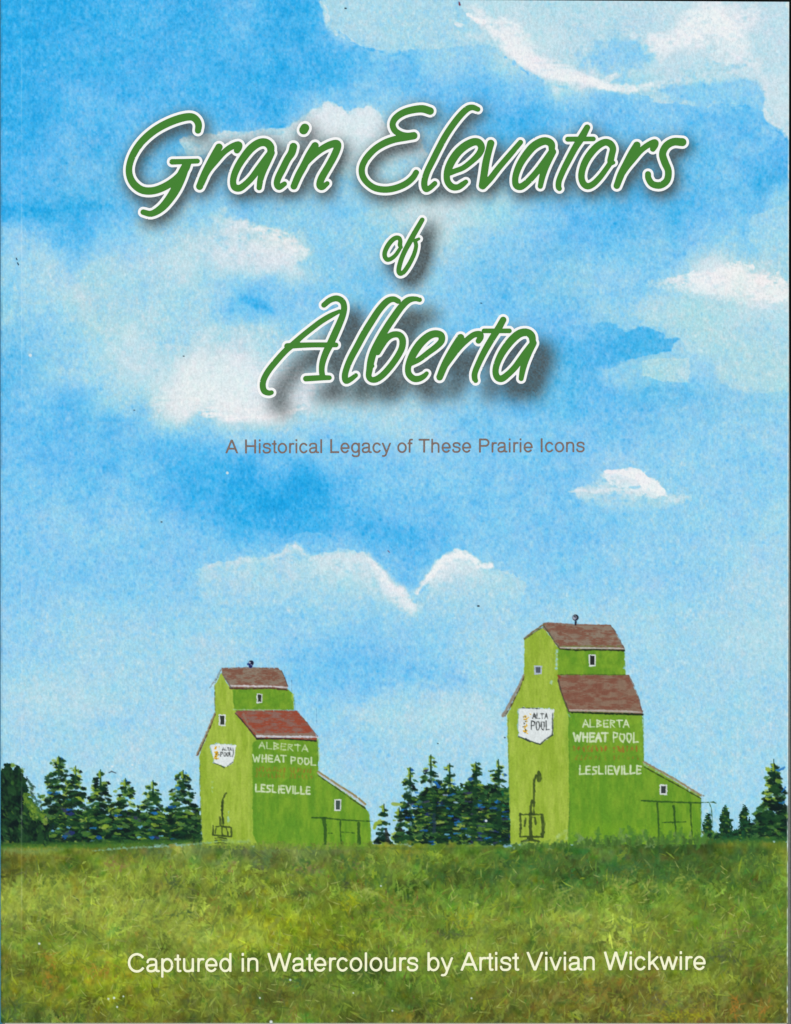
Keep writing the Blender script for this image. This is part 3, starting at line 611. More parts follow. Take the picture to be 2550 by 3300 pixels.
def elevator(F, ident, D, seed):
    def f(pts): return [F(*q[:2]) + ((q[2] * D['s'],) if len(q) > 2 else ()) for q in pts]
    s = D['s']
    def sub(name, label=None): return new_id(name, label, ident)
    wall_f = sub('front_wall', 'light green painted end wall'); wall_s = sub('side_wall', 'darker green painted side wall'); roof_u = sub('upper_roof'); roof_l = sub('lower_roof'); roof_a = sub('annex_roof')
    fill(f(D['wall_s']), DG, 1, 2, wall_s, .8, 10, seed, c2=DG2, tex=(20, 70), tamp=.5)
    fill(f(D['wall_u']), DG, 1, 2.2, wall_s, .8, 10, seed + 2, c2=DG2, tex=(24, 24), tamp=.45)
    fill(f(D['under']), DG, 1, 1.5, wall_s, 0, 10, seed, c2=DG2, tex=(26, 34), tamp=.5)
    stroke(f(D['seam']), c=DG, alpha=1, soft=1.5, ident=wall_s)
    fill(f(D['wall_f']), LG, 1, 2, wall_f, .8, 10, seed + 3, c2=LG2, tex=(16, 80), tamp=.42)
    for q in D['wash']: stroke(f(q[0]), c=q[1], alpha=q[2], soft=q[3], rough=1.5, seed=seed + 4)
    # roofs
    fill(f(D['roof_u']), RU, 1, 1.8, roof_u, .8, 8, seed + 5, c2=RG, tex=(22, 8), tamp=.8)
    fill(f(D['roof_l']), D['rust'], 1, 1.8, roof_l, .8, 8, seed + 6, c2=D['rust2'], tex=(26, 9), tamp=.7)
    for q in D['lines']: stroke(f(q[0]), c=q[1], alpha=q[2], soft=1.4, ident=[roof_u, roof_l, roof_a, wall_s, wall_f, None][q[3]], rough=.5, seed=seed + 7, idt=.4)
    for k, (x0, y0, x1, y1, fr, pc) in enumerate(D['win']):
        wi = sub('window')
        fill(f([(x0, y0), (x1, y0 + 3), (x1 - 2, y1), (x0 + 2, y1)]), fr, 1, 1.2, wi, .6, 6, seed + 20 + k)
        m = (x1 - x0) * .2
        fill(f([(x0 + m, y0 + m * .9), (x1 - m * .9, y0 + m), (x1 - m, y1 - m), (x0 + m * 1.2, y1 - m * 1.1)]), pc, 1, 1.0, None, .3, 6, seed + 30 + k)
    sg = sub('sign', 'white shield sign with ears of wheat and lettering')
    fill([(a - 2.5, b - 1) for a, b in f(D['shield'])], col(150, 196, 220), .8, 2, sg, 1.5, 8, seed + 9)
    fill(f(D['shield']), col(226, 234, 234), 1, 1.6, sg, 1, 8, seed + 9)
    for q in D['shl']: stroke(f(q), c=col(52, 66, 58), alpha=.9, soft=1.3, ident=sg, curve=False, rough=.4)
    sx, sy0, sy1 = D['wheat']
    for k in range(40):
        x, y = F(sx + rng.normal() * 9, sy0 + (sy1 - sy0) * rng.random())
        stroke([(x, y, 1.3), (x + rng.uniform(-4, 4), y + rng.uniform(-4, 2), 1.3)], c=col(228, 176, 24) if rng.random() < .75 else col(70, 70, 50), alpha=1, soft=1.2)
    for txt, a, b, h, r in D['sgt']: write(txt, F(*a), F(*b), h * s, r, col(50, 54, 54), None, seed=seed + 11, jit=.05)
    lt = sub('lettering', 'white hand-painted lettering')
    for txt, a, b, h, r, al in D['txt']: write(txt, F(*a), F(*b), h * s, r, col(214, 228, 196), lt, alpha=al, seed=seed + 12 + len(txt), jit=.05)
    ol = sub('faded_lettering', 'faded orange lettering')
    for (xa, ya, xb, yb, hh, n, al) in D['orange']:
        for k in range(n):
            t = (k + .5) / n
            if abs(t - .55) < .03: continue
            x, y = F(xa + (xb - xa) * t, ya + (yb - ya) * t)
            for q in range(2):
                stroke([(x + rng.uniform(-4, 4), y - hh * s * rng.uniform(.2, .55), 1.6), (x + rng.uniform(-4, 4), y + hh * s * rng.uniform(.1, .5), 1.8)], c=col(166, 104, 46), alpha=al, soft=2.2, ident=ol, rough=.8, idt=.6)
    sp = sub('loading_spout', 'dark drawn loading spout')
    for q in D['spout']: stroke([(a, b, c * 1.3) for a, b, c in f(q)], c=col(54, 72, 36), alpha=.88, soft=1.4, ident=sp, rough=.6, curve=False)
    dr = sub('doorway', 'drawn doorway lines of the annex')
    for q in D['door']: stroke([(a, b, c * 1.3) for a, b, c in f(q)], c=col(44, 80, 36), alpha=.85, soft=1.3, ident=dr, rough=.5)
    cu = sub('roof_vent', 'dark ball vent on the ridge')
    for q in D['vent']: stroke(f(q[0]), c=q[1], alpha=.97, soft=1.3, ident=cu)

def K_(x, y): return (600 + x * .38507, 2100 + y * .38507)
def M_(x, y): return (1600 + x * .42654, 1940 + y * .42654)
WF = col(214, 222, 220); PN = col(52, 60, 52)
E1 = dict(s=.38507, under=[(350,300),(840,300),(850,330),(500,480),(900,600),(1098,722),(1100,900),(640,1200),(640,1622),(520,1622),(520,680),(380,470)], seam=[(405,330,10),(400,480,10),(500,600,6),(575,745,12),(575,1500,14),(600,1610,10)],
 wall_f=[(292,188),(238,285),(243,400),(243,520),(180,690),(112,865),(115,1080),(122,1290),(130,1480),(138,1625),(600,1625),(560,1520),(556,1200),(556,765),(592,735),(510,620),(440,530),(418,500),(405,480),(390,400),(386,315),(340,260),(300,180)],
 wall_u=[(386,306),(845,315),(885,340),(905,400),(900,488),(560,492),(405,480),(390,400)],
 wall_s=[(556,740),(1100,742),(1105,900),(1108,1030),(1300,1160),(1500,1300),(1532,1360),(1545,1500),(1545,1632),(600,1632),(565,1560)],
 roof_u=[(300,138),(540,136),(768,140),(800,160),(830,220),(850,290),(846,318),(600,305),(375,312),(330,240),(298,180)],
 roof_l=[(422,495),(700,492),(930,494),(1010,590),(1100,710),(1090,742),(800,735),(590,730),(520,645),(440,550),(410,518)],
 rust=col(152, 76, 56), rust2=col(140, 104, 94),
 wash=[([(600,780,45),(600,1500,45)], col(92,148,44), .35, 14), ([(900,1450,60),(680,1450,60)], col(88,144,44), .35, 20), ([(1070,1050,12),(1075,1400,12)], col(86,140,44), .5, 6), ([(830,1540,50),(980,1550,50)], col(84,140,46), .3, 20),
       ([(890,345,6),(898,480,5)], col(176,204,90), .7, 2), ([(220,1090,4),(215,1170,4)], col(170,206,140), .8, 2), ([(355,1340,4),(352,1430,4)], col(160,206,180), .8, 2), ([(530,1100,5),(530,1500,5)], col(176,204,90), .4, 4),
       ([(1105,745,5),(1106,900,4)], col(150,190,70), .7, 3)],
 lines=[([(600,700,18),(1060,700,18)], RG, .8, 1), ([(480,520,10),(520,620,10),(600,690,8)], RG, .7, 1), ([(375,286,7),(540,288,7),(700,290,7),(852,300,6)], col(214,210,214), .95, 0), ([(368,306,6),(500,312,5),(700,306,5),(845,320,6)], col(74,44,40), .95, 0),
        ([(300,180,4),(340,240,4),(375,300,5)], col(110,110,104), .9, 0), ([(300,140,5),(540,134,4),(770,140,4)], col(124,84,72), .8, 0), ([(800,160,3),(835,240,3),(852,295,3)], col(70,60,64), .8, 0),
        ([(295,150,5),(250,225,4),(198,305,4)], col(126,128,124), .8, 0), ([(285,180,3),(240,260,3)], col(84,84,60), .8, 4), ([(242,290,2.5),(240,400,2.5),(244,520,2.5)], col(84,96,60), .7, 4),
        ([(596,708,8),(760,712,8),(1000,712,8),(1104,716,5)], col(206,210,218), .95, 1), ([(590,730,6),(800,728,5),(960,738,5),(1086,748,7)], col(28,32,34), .95, 1), ([(412,515,5),(480,590,5),(530,650,5),(590,728,5)], col(60,54,54), .9, 1),
        ([(425,500,3),(560,486,3),(930,494,2.5),(1100,706,3)], col(110,100,96), .8, 1), ([(400,485,4),(560,488,4),(800,486,3)], col(170,206,160), .7, 3),
        ([(240,520,8),(205,610,9),(150,735,10),(95,855,10)], col(146,128,92), .9, 4), ([(246,525,3),(212,610,3),(165,720,3.5),(98,868,5)], col(78,56,40), .95, 4), ([(88,868,6),(98,862,6)], col(130,84,66), .9, 4),
        ([(112,880,2.5),(118,1000,2.5),(114,1100,2.5),(122,1290,2.5),(132,1480,2.5)], col(96,120,60), .7, 4),
        ([(1108,1008,9),(1250,1100,9),(1400,1195,9),(1500,1275,9)], col(152,136,92), 1, 2), ([(1105,1018,5),(1250,1118,5),(1400,1215,5),(1490,1285,4)], col(196,192,196), .95, 2), ([(1105,1036,4),(1250,1136,4),(1380,1230,4),(1500,1312,6)], col(52,62,44), .9, 2),
        ([(1530,1360,3),(1545,1500,3),(1550,1600,3)], col(120,160,60), .8, 3), ([(883,240,1.6),(885,330,1.6)], col(70,100,130), .6, 5), ([(908,380,1.6),(912,490,1.6)], col(60,90,90), .6, 5), ([(1090,480,1.6),(1092,600,1.6)], col(80,130,180), .5, 5), ([(1102,750,2),(1100,960,2)], col(70,110,50), .7, 3)],
 win=[(272,524,332,622,WF,PN), (590,350,640,430,WF,PN), (1240,1234,1300,1334,WF,col(66,84,78))],
 shield=[(205,790),(262,774),(420,782),(408,860),(398,930),(340,966),(235,932),(226,870)],
 shl=[[(235,932,4),(320,968,5)], [(392,808,3),(398,850,3),(388,880,3)], [(345,960,3),(392,925,3)]], wheat=(255, 795, 900),
 sgt=[('ALTA', (305, 824), (385, 828), 22, 1.0), ('POOL', (288, 876), (392, 876), 34, 1.1)],
 txt=[('ALBERTA', (612, 806), (1030, 838), 52, 1.9, .75), ('WHEAT ', (560, 920), (890, 928), 56, 2.2, .92), ('POOL', (876, 938), (1100, 952), 58, 2.2, .92), ('LESLIEVILLE', (580, 1170), (1050, 1192), 58, 2.5, .95)],
 orange=[(575, 985, 1060, 1000, 40, 17, .42), (575, 1035, 1060, 1050, 36, 15, .34)],
 spout=[[(335,1185,6),(308,1235,7),(300,1330,6),(312,1440,7)], [(300,1260,5),(305,1420,5)], [(285,1385,7),(290,1455,6)], [(310,1385,5),(310,1460,5)], [(228,1460,5),(225,1535,6),(380,1548,5),(378,1472,6),(300,1462,5),(228,1466,4)], [(300,1468,4),(303,1540,4)], [(250,1480,4),(245,1520,4)], [(340,1480,4),(352,1530,5)],
        [(245,1562,5),(290,1556,5),(335,1566,5)], [(240,1580,4),(290,1576,5),(340,1584,4)], [(245,1606,5),(290,1596,5),(340,1608,4)]],
 door=[[(1056,1390,5),(1150,1392,5),(1300,1408,5),(1430,1415,4),(1560,1420,3)], [(1152,1400,14),(1166,1480,10),(1165,1600,10)], [(1150,1612,4),(1195,1612,4)], [(1292,1415,6),(1290,1480,4),(1300,1608,5)], [(1446,1438,11),(1445,1520,8),(1450,1600,14)], [(1192,1518,3),(1222,1522,3)], [(1300,1510,3),(1350,1512,3),(1408,1518,3)]],
 vent=[([(545,95,22)], col(28,30,58)), ([(540,122,16)], col(24,32,90)), ([(520,105,10)], col(40,60,130)), ([(533,92,7)], col(196,206,230)), ([(545,110,4)], col(180,196,226))])
E2 = dict(s=.42654, under=[(440,340),(960,350),(970,560),(700,600),(1096,820),(1100,900),(620,1200),(620,1824),(500,1824),(500,1100),(520,840),(430,520)], seam=[(470,545,3),(500,660,5),(550,850,7),(552,1200,7),(550,1800,8)],
 wall_f=[(348,198),(280,235),(213,282),(210,420),(208,545),(175,650),(120,770),(80,860),(88,1050),(92,1300),(100,1550),(106,1700),(108,1840),(300,1850),(540,1815),(552,1500),(545,1100),(546,860),(510,760),(478,640),(462,560),(466,480),(465,350),(430,290),(380,225)],
 wall_u=[(466,350),(700,362),(968,366),(972,470),(976,548),(700,552),(466,548)],
 wall_s=[(546,835),(800,845),(1100,850),(1110,1000),(1114,1230),(1300,1330),(1545,1482),(1546,1650),(1546,1830),(540,1830),(550,1500)],
 roof_u=[(352,162),(400,160),(600,170),(862,174),(900,220),(930,290),(968,350),(960,366),(700,358),(480,354),(440,310),(400,240),(350,196)],
 roof_l=[(470,552),(700,550),(1000,553),(1040,640),(1075,730),(1106,830),(1100,850),(800,838),(550,830),(520,760),(490,680),(462,586)],
 rust=col(130, 86, 70), rust2=col(140, 114, 96),
 wash=[([(590,900,50),(600,1080,60)], col(84,150,44), .35, 20), ([(600,1180,50),(1000,1180,60)], col(88,146,40), .35, 20), ([(840,1350,40),(840,1700,40)], col(92,152,40), .3, 16), ([(570,1300,20),(575,1750,20)], col(92,150,42), .35, 8), ([(1080,900,22),(1085,1150,20)], col(146,186,60), .5, 8),
       ([(700,1720,40),(1400,1740,40)], col(134,178,40), .4, 20), ([(458,370,6),(455,510,6)], col(160,206,226), .8, 2.5), ([(546,852,7),(550,862,5)], col(150,200,220), .7, 2.5), ([(415,600,3),(418,625,3)], col(170,206,190), .8, 2), ([(460,1780,9),(530,1730,6),(530,1790,6)], col(180,210,160), .6, 5),
       ([(130,1140,30),(150,1700,30)], col(176,204,88), .3, 12), ([(968,480,4),(966,500,4)], col(150,206,236), .9, 2)],
 lines=[([(482,344,6),(700,348,6),(966,352,5)], col(196,200,190), .95, 0), ([(476,336,4),(700,334,4),(940,334,3)], col(110,130,60), .8, 0), ([(478,354,4),(600,364,6),(750,360,7),(966,366,6)], col(34,44,30), .95, 0), ([(355,175,4),(400,240,4),(440,300,4),(478,350,4)], col(82,84,64), .9, 0),
        ([(360,168,8),(290,215,7),(212,276,6)], col(122,104,70), .95, 0), ([(350,190,3),(280,235,3),(212,284,3)], col(78,84,44), .9, 4), ([(370,160,6),(420,160,4),(600,170,4),(860,176,4)], col(134,88,70), .8, 0), ([(862,178,3),(910,240,3),(964,350,3)], col(96,80,76), .8, 0),
        ([(552,818,8),(800,822,8),(1000,828,7),(1102,834,5)], col(184,176,166), .95, 1), ([(550,828,3),(800,834,3),(1000,840,3)], col(120,150,60), .7, 1), ([(552,832,5),(700,838,6),(900,845,8),(1106,850,7)], col(26,40,26), .95, 1), ([(466,590,6),(490,680,5),(520,760,5),(550,830,5)], col(80,66,60), .9, 1), ([(466,556,8),(480,570,8)], col(140,62,44), .8, 1),
        ([(1002,556,3),(1045,640,3),(1078,730,3),(1104,840,4)], col(104,84,76), .8, 1), ([(470,548,3),(700,548,3),(970,550,3)], col(70,100,40), .8, 3),
        ([(208,550,7),(170,640,10),(110,750,11),(50,860,12)], col(146,134,118), .95, 4), ([(212,560,4),(178,650,4),(120,770,4.5),(66,862,5)], col(84,72,44), .95, 4),
        ([(1115,1208,8),(1250,1285,9),(1400,1370,9),(1545,1462,8)], col(150,134,100), 1, 2), ([(1115,1224,6),(1250,1300,6),(1400,1390,6),(1540,1470,4)], col(140,168,60), .95, 2), ([(1115,1245,4),(1250,1320,4),(1400,1402,4),(1545,1484,5)], col(56,74,36), .95, 2), ([(1545,1450,3),(1568,1466,4)], col(130,110,90), .8, 2),
        ([(556,1500,2.5),(550,1640,2),(540,1760,2)], col(84,118,50), .7, 4), ([(1546,1490,2.5),(1548,1780,2)], col(84,120,50), .7, 3), ([(88,880,2),(92,1150,2),(98,1400,2),(104,1560,2)], col(110,136,70), .7, 4), ([(1108,860,2),(1112,1200,2)], col(84,130,40), .7, 3), ([(1008,1440,2),(1010,1700,2)], col(92,140,44), .6, 3), ([(800,1560,2),(800,1760,2)], col(86,136,44), .4, 3)],
 win=[(284,480,345,548,col(176,190,204),col(84,92,104)), (697,395,752,488,WF,col(40,44,44)), (1232,1378,1292,1458,WF,col(56,64,64))],
 shield=[(168,812),(200,796),(330,806),(436,812),(430,900),(428,1002),(332,1076),(168,1018)],
 shl=[[(426,840,5),(424,1000,5)], [(422,1006,6),(370,1040,5),(330,1076,5)], [(330,1076,5),(250,1050,5),(170,1018,5)], [(222,1034,8),(256,1056,6)], [(196,800,2.5),(330,806,2.5)]], wheat=(220, 845, 1005),
 sgt=[('ALTA', (274, 880), (395, 882), 40, 1.3), ('POOL', (262, 966), (410, 966), 66, 1.4)],
 txt=[('ALBERTA', (654, 944), (1012, 946), 52, 1.9, .95), ('WHEAT ', (586, 1052), (890, 1052), 62, 3.2, .95), ('POOL', (880, 1056), (1085, 1058), 68, 2.4, .95), ('LESLIEVILLE', (628, 1300), (1105, 1298), 58, 2.6, .95)],
 orange=[(575, 1110, 1075, 1110, 48, 15, .62), (590, 1176, 1080, 1176, 34, 14, .30)],
 spout=[[(320,1290,10),(328,1330,14),(322,1345,13)], [(300,1310,7),(285,1360,6),(284,1450,6),(284,1600,6)], [(270,1500,7),(258,1560,7),(262,1600,10)], [(180,1600,6),(184,1680,6),(180,1770,6)], [(180,1608,4),(340,1606,5)], [(180,1772,5),(350,1776,7)], [(258,1600,10),(256,1690,9),(262,1770,9)], [(345,1612,10),(354,1680,11),(350,1765,10)], [(222,1640,6),(212,1690,6)], [(292,1630,6),(298,1680,6)],
        [(240,1785,8),(270,1785,8)], [(192,1810,7),(260,1796,9),(322,1812,6)], [(214,1845,7),(255,1832,9),(296,1850,7)]],
 door=[[(1098,1500,5),(1220,1508,5),(1400,1514,5),(1545,1518,4)], [(1545,1516,3),(1640,1512,3),(1660,1520,2)], [(1610,1520,2.5),(1625,1560,2.5),(1634,1680,2)], [(1214,1522,6),(1222,1600,5),(1228,1820,4)], [(1340,1540,7),(1348,1640,6),(1360,1800,4)], [(1468,1530,6),(1470,1640,4),(1482,1795,4)], [(1255,1666,3),(1340,1664,4),(1430,1660,3)], [(1330,1660,3),(1332,1680,3)]],
 vent=[([(600,150,8),(598,172,6)], col(24,26,44)), ([(598,118,24)], col(30,34,46)), ([(592,118,16)], col(170,178,196)), ([(590,110,6),(600,114,5)], col(60,66,80)), ([(604,130,5)], col(40,30,60))])
e1 = new_id('painted_grain_elevator', 'smaller painted green grain elevator left of centre')
elevator(K_, e1, E1, 400)
e2 = new_id('painted_grain_elevator', 'larger painted green grain elevator on the right with a long annex')
elevator(M_, e2, E2, 500)

# ---------------------------------------------------------------- field strokes over the feet of everything
def blend_strip(pts, c, a, soft, rough=1.5): stroke(pts, c=c, alpha=a, soft=soft, rough=rough, curve=True)
pal = [col(158, 178, 84), col(146, 170, 60), col(88, 116, 50), col(70, 96, 52), col(120, 132, 52), col(128, 118, 58), col(160, 180, 44), col(100, 140, 48), col(132, 142, 84), col(84, 92, 64)]
wts = np.array([.20, .20, .10, .06, .12, .05, .08, .14, .05, .02]); wts /= wts.sum()
for k in range(3400):
    x = rng.uniform(0, 2545); y = 2752 + rng.random() * 545
    loc = field_col(np.array(x), np.array(y)) * float(.95 + .075 * vn(110, 60, 313, np.array([x]), np.array([y]))[0] + .06 * vn(40, 30, 314, np.array([x]), np.array([y]))[0])
    if rng.random() < .5: c = loc * rng.uniform(.78, 1.24)
    else: c = (pal[rng.choice(len(pal), p=wts)] * .55 + loc * .45) * float(.95 + .075 * vn(110, 60, 313, np.array([x]), np.array([y]))[0])
    ang = rng.normal(-.95, .45) if rng.random() < .55 else (rng.normal(.6, .5) if rng.random() < .5 else rng.normal(-math.pi / 2, .3))
    ln = rng.uniform(8, 30); th = rng.uniform(2.5, 8)
    dx, dy = math.cos(ang) * ln, math.sin(ang) * ln
    stroke([(x - dx, y - dy, th * .4), (x + rng.normal(0, 3), y + rng.normal(0, 3), th), (x + dx, y + dy, th * .3)], c=np.clip(c, 0, 1), alpha=rng.uniform(.4, .85), soft=1.8, rough=2.4, seed=int(rng.integers(1, 20)), curve=True)
for k in range(3000):
    x = rng.uniform(0, 2545); y = 2735 + rng.random() ** .9 * 565
    loc = field_col(np.array(x), np.array(y)) * float(.95 + .075 * vn(110, 60, 313, np.array([x]), np.array([y]))[0] + .06 * vn(40, 30, 314, np.array([x]), np.array([y]))[0])
    if rng.random() < .52:
        c = loc * rng.uniform(.82, 1.2) + rng.normal(0, .014, 3); al = .5
    else:
        c = pal[rng.choice(len(pal), p=wts)] * .72 + loc * .28; al = rng.uniform(.3, .7)
    yb = (y - 2735) / 565
    ang = -math.pi / 2 + rng.normal(0, .55) if rng.random() < .6 else rng.normal(0, .7) + (.5 if x < 1275 else -.5)
    ln = rng.uniform(6, 20) * (1 + .3 * yb); th = rng.uniform(1.3, 3.6)
    dx, dy = math.cos(ang) * ln, math.sin(ang) * ln
    stroke([(x - dx, y - dy, th * .5), (x + rng.normal(0, 1.5), y, th), (x + dx, y + dy, th * .3)], c=np.clip(c * rng.uniform(.86, 1.16), 0, 1), alpha=min(1, al * 1.25), soft=1.1)
# patches seen in the painting: pale sweeps, orange and purple tints, dark tufts
for (x, y, rx, ry, c, n, al) in [(140, 2870, 60, 60, col(164, 184, 70), 60, .5), (60, 2900, 40, 60, col(166, 182, 76), 30, .4), (330, 2930, 90, 60, col(158, 178, 64), 70, .4), (420, 2880, 70, 50, col(160, 180, 68), 50, .45), (540, 2960, 110, 50, col(156, 180, 66), 80, .4),
        (1190, 2870, 60, 25, col(160, 178, 86), 26, .5), (160, 3130, 25, 60, col(172, 128, 48), 30, .4), (330, 3130, 55, 35, col(164, 128, 52), 35, .35), (1290, 2920, 90, 40, col(152, 130, 62), 60, .3), (1130, 2900, 40, 30, col(170, 180, 34), 26, .4),
        (1500, 2960, 60, 40, col(168, 180, 40), 34, .4), (2340, 3070, 60, 40, col(80, 90, 66), 34, .4), (2380, 2990, 60, 30, col(132, 116, 74), 30, .35), (2030, 2860, 80, 50, col(158, 172, 80), 50, .4), (2200, 2850, 80, 40, col(156, 172, 76), 44, .35), (2010, 2795, 80, 22, col(60, 104, 56), 40, .45), (2150, 2820, 60, 25, col(64, 106, 54), 26, .4),
        (1820, 2880, 60, 50, col(156, 170, 86), 34, .35), (2200, 3270, 90, 30, col(166, 168, 36), 50, .4), (2370, 3250, 20, 40, col(176, 122, 48), 16, .5), (2465, 3260, 16, 40, col(178, 124, 50), 16, .5), (600, 2945, 40, 14, col(70, 94, 52), 14, .5), (560, 2840, 30, 14, col(76, 96, 56), 12, .5),
        (980, 2880, 30, 12, col(76, 94, 50), 10, .5), (1470, 3010, 50, 14, col(84, 98, 60), 16, .45), (1120, 2850, 12, 10, col(70, 84, 54), 6, .6), (940, 3160, 30, 25, col(60, 100, 56), 18, .4), (1150, 3130, 60, 20, col(64, 100, 50), 22, .4), (640, 3080, 130, 40, col(118, 150, 48), 60, .3), (1750, 2780, 90, 20, col(80, 120, 48), 40, .35),
        (1000, 2800, 60, 16, col(130, 110, 84), 18, .35), (380, 2780, 60, 16, col(134, 116, 66), 22, .35), (2120, 3230, 60, 25, col(88, 92, 70), 24, .4), (300, 3270, 60, 20, col(86, 96, 50), 20, .35), (60, 3260, 40, 30, col(76, 98, 62), 18, .4)]:
    for k in range(int(n * 1.0)):
        px = x + rng.normal() * rx * .55; py = y + rng.normal() * ry * .55
        if py < 2735 or py > 3292: continue
        ang = rng.normal(-1.0 if rng.random() < .6 else .5, .5); ln = rng.uniform(8, 24)
        stroke([(px - math.cos(ang) * ln, py - math.sin(ang) * ln, .8), (px, py, rng.uniform(1.5, 4)), (px + math.cos(ang) * ln, py + math.sin(ang) * ln, .6)], c=np.clip(c + rng.normal(0, .02), 0, 1), alpha=al, soft=2.2, rough=.8)
for k in range(330):      # thin pale stalks and tiny red flecks
    x = rng.uniform(20, 2520); y = rng.uniform(2790, 3280); ang = rng.normal(-.9, .9); ln = rng.uniform(10, 32)
    stroke([(x, y, .9), (x + math.cos(ang) * ln * .5, y + math.sin(ang) * ln * .5 + 1, 1.7), (x + math.cos(ang) * ln, y + math.sin(ang) * ln, .5)], c=col(178, 188, 110), alpha=.7, soft=1.3)
for x, y in [(545, 2775), (550, 2790), (538, 2815), (745, 2795), (750, 2805), (980, 2800), (1060, 2820), (1150, 2815), (1155, 2835), (1100, 2795), (1020, 2850), (1750, 2838), (1820, 3130), (2060, 3160), (2290, 3020), (2010, 3250), (2270, 3235), (1410, 3000), (1500, 3060), (2500, 3080)] + [(rng.uniform(30, 2500), rng.uniform(2780, 3280)) for _ in range(70)]:
    stroke([(x, y, 1.2), (x + rng.uniform(-4, 4), y + rng.uniform(4, 10), .8)], c=col(136, 60, 66), alpha=.6, soft=1.4)
for k in range(26):
    x, y = rng.uniform(900, 2500), rng.uniform(2760, 2850)
    for q in range(9):
        px, py = x + rng.normal() * 22, y + rng.normal() * 12
        stroke([(px, py + 8, 2), (px + 3, py, 5), (px + rng.normal() * 6, py - 10, 1.5)], c=col(66, 104, 50), alpha=.45, soft=3, rough=1.5)
for k in range(34):
    x = rng.choice([rng.uniform(930, 1020), rng.uniform(350, 400), rng.uniform(1140, 1165), rng.uniform(730, 760)]); y = rng.uniform(2775, 2810)
    stroke([(x, y, 3)], c=col(140, 92, 96), alpha=.35, soft=3.5)

blend_strip([(-5, 2728, 6), (150, 2726, 6), (300, 2724, 9), (450, 2720, 8), (640, 2712, 3)], col(72, 116, 42), .95, 4)
blend_strip([(-5, 2722, 4), (150, 2718, 5), (300, 2716, 5), (450, 2712, 5), (650, 2706, 3)], col(50, 92, 42), .8, 4)
blend_strip([(5, 2738, 6), (100, 2744, 9), (200, 2738, 5)], col(110, 146, 84), .6, 7)
blend_strip([(300, 2742, 2), (420, 2732, 2), (520, 2728, 2), (660, 2717, 2.5), (700, 2713, 2)], col(140, 190, 170), .7, 2.5)
blend_strip([(720, 2712, 4), (800, 2714, 5)], col(150, 190, 140), .6, 5)
blend_strip([(640, 2735, 14), (800, 2738, 14), (1000, 2745, 14), (1200, 2735, 10)], col(118, 144, 74), .35, 14, 3)
blend_strip([(850, 2720, 4), (1000, 2730, 5), (1200, 2730, 3)], col(104, 146, 50), .7, 5)
blend_strip([(1200, 2732, 3), (1400, 2736, 3), (1620, 2730, 3)], col(70, 104, 44), .5, 3)
blend_strip([(2270, 2712, 6), (2400, 2706, 9), (2550, 2706, 8)], col(50, 100, 48), .85, 6)
blend_strip([(1630, 2726, 5), (1680, 2724, 4)], col(140, 190, 226), .8, 3)
for k in range(60):
    x = rng.uniform(1640, 2300); y = horizon(x) + rng.uniform(-4, 22)
    c = [col(84, 128, 52), col(126, 150, 90), col(64, 112, 52), col(110, 140, 60)][k % 4]
    ln = rng.uniform(12, 34) if x > 1880 else rng.uniform(6, 12)
    a0 = rng.uniform(-.5, .6)
    stroke([(x, y, 2), (x + a0 * ln * .5, y - ln * .5, rng.uniform(4, 8)), (x + a0 * ln, y - ln * .9, 2)], c=c, alpha=.75, soft=2.5, rough=1.5, ident=FIELD, idt=.6)
for k in range(44):
    x = rng.uniform(1880, 2300) if k % 3 else rng.uniform(1680, 1900); l = rng.uniform(18, 46) if x > 1880 else rng.uniform(8, 20); a0 = rng.normal(0, .5); y = horizon(x) + rng.uniform(0, 16)
    stroke([(x, y, 5), (x + a0 * l * .5, y - l * .5, rng.uniform(5, 10)), (x + a0 * l, y - l, 2)], c=[col(84, 132, 50), col(104, 140, 70), col(120, 150, 96), col(70, 116, 46)][k % 4], alpha=rng.uniform(.45, .75), soft=3.5, rough=2, ident=FIELD, idt=.7, curve=True)
for k in range(230):
    x = rng.uniform(1640, 2300) if k % 3 else rng.uniform(640, 1240); l = rng.uniform(4, 13) * (1.5 if x > 1880 else 1); y = horizon(x) + rng.uniform(2, 9)
    stroke([(x, y + 4, 3.5), (x + rng.normal(0, 2), y - l * .5, rng.uniform(2, 4.5)), (x + rng.normal(0, 4), y - l, 1.2)], c=np.clip(field_col(np.array(x), np.array(2790.)) * rng.uniform(.85, 1.2), 0, 1), alpha=.85, soft=2.2, rough=1.2, ident=FIELD, idt=.6)
for k in range(60):
    x = rng.uniform(640, 1240); l = rng.uniform(5, 13); y = 2726 + rng.uniform(-2, 10)
    stroke([(x, y, 4), (x + rng.normal(0, 2), y - l, 2)], c=[col(116, 142, 58), col(134, 154, 70), col(98, 132, 50)][k % 3], alpha=.7, soft=3, rough=1.5)
for (x, y, l, a0) in ((1925, 2712, 46, .1), (2040, 2700, 40, -.4), (2085, 2708, 44, -.1), (2150, 2715, 42, .35), (2245, 2735, 60, .7), (2180, 2705, 36, .5), (2040, 2725, 40, .1)):
    stroke([(x, y, 4), (x + a0 * l * .5, y - l * .5, 9), (x + a0 * l, y - l, 2)], c=col(74, 124, 50), alpha=.8, soft=3, rough=1.5, ident=FIELD, idt=.6)

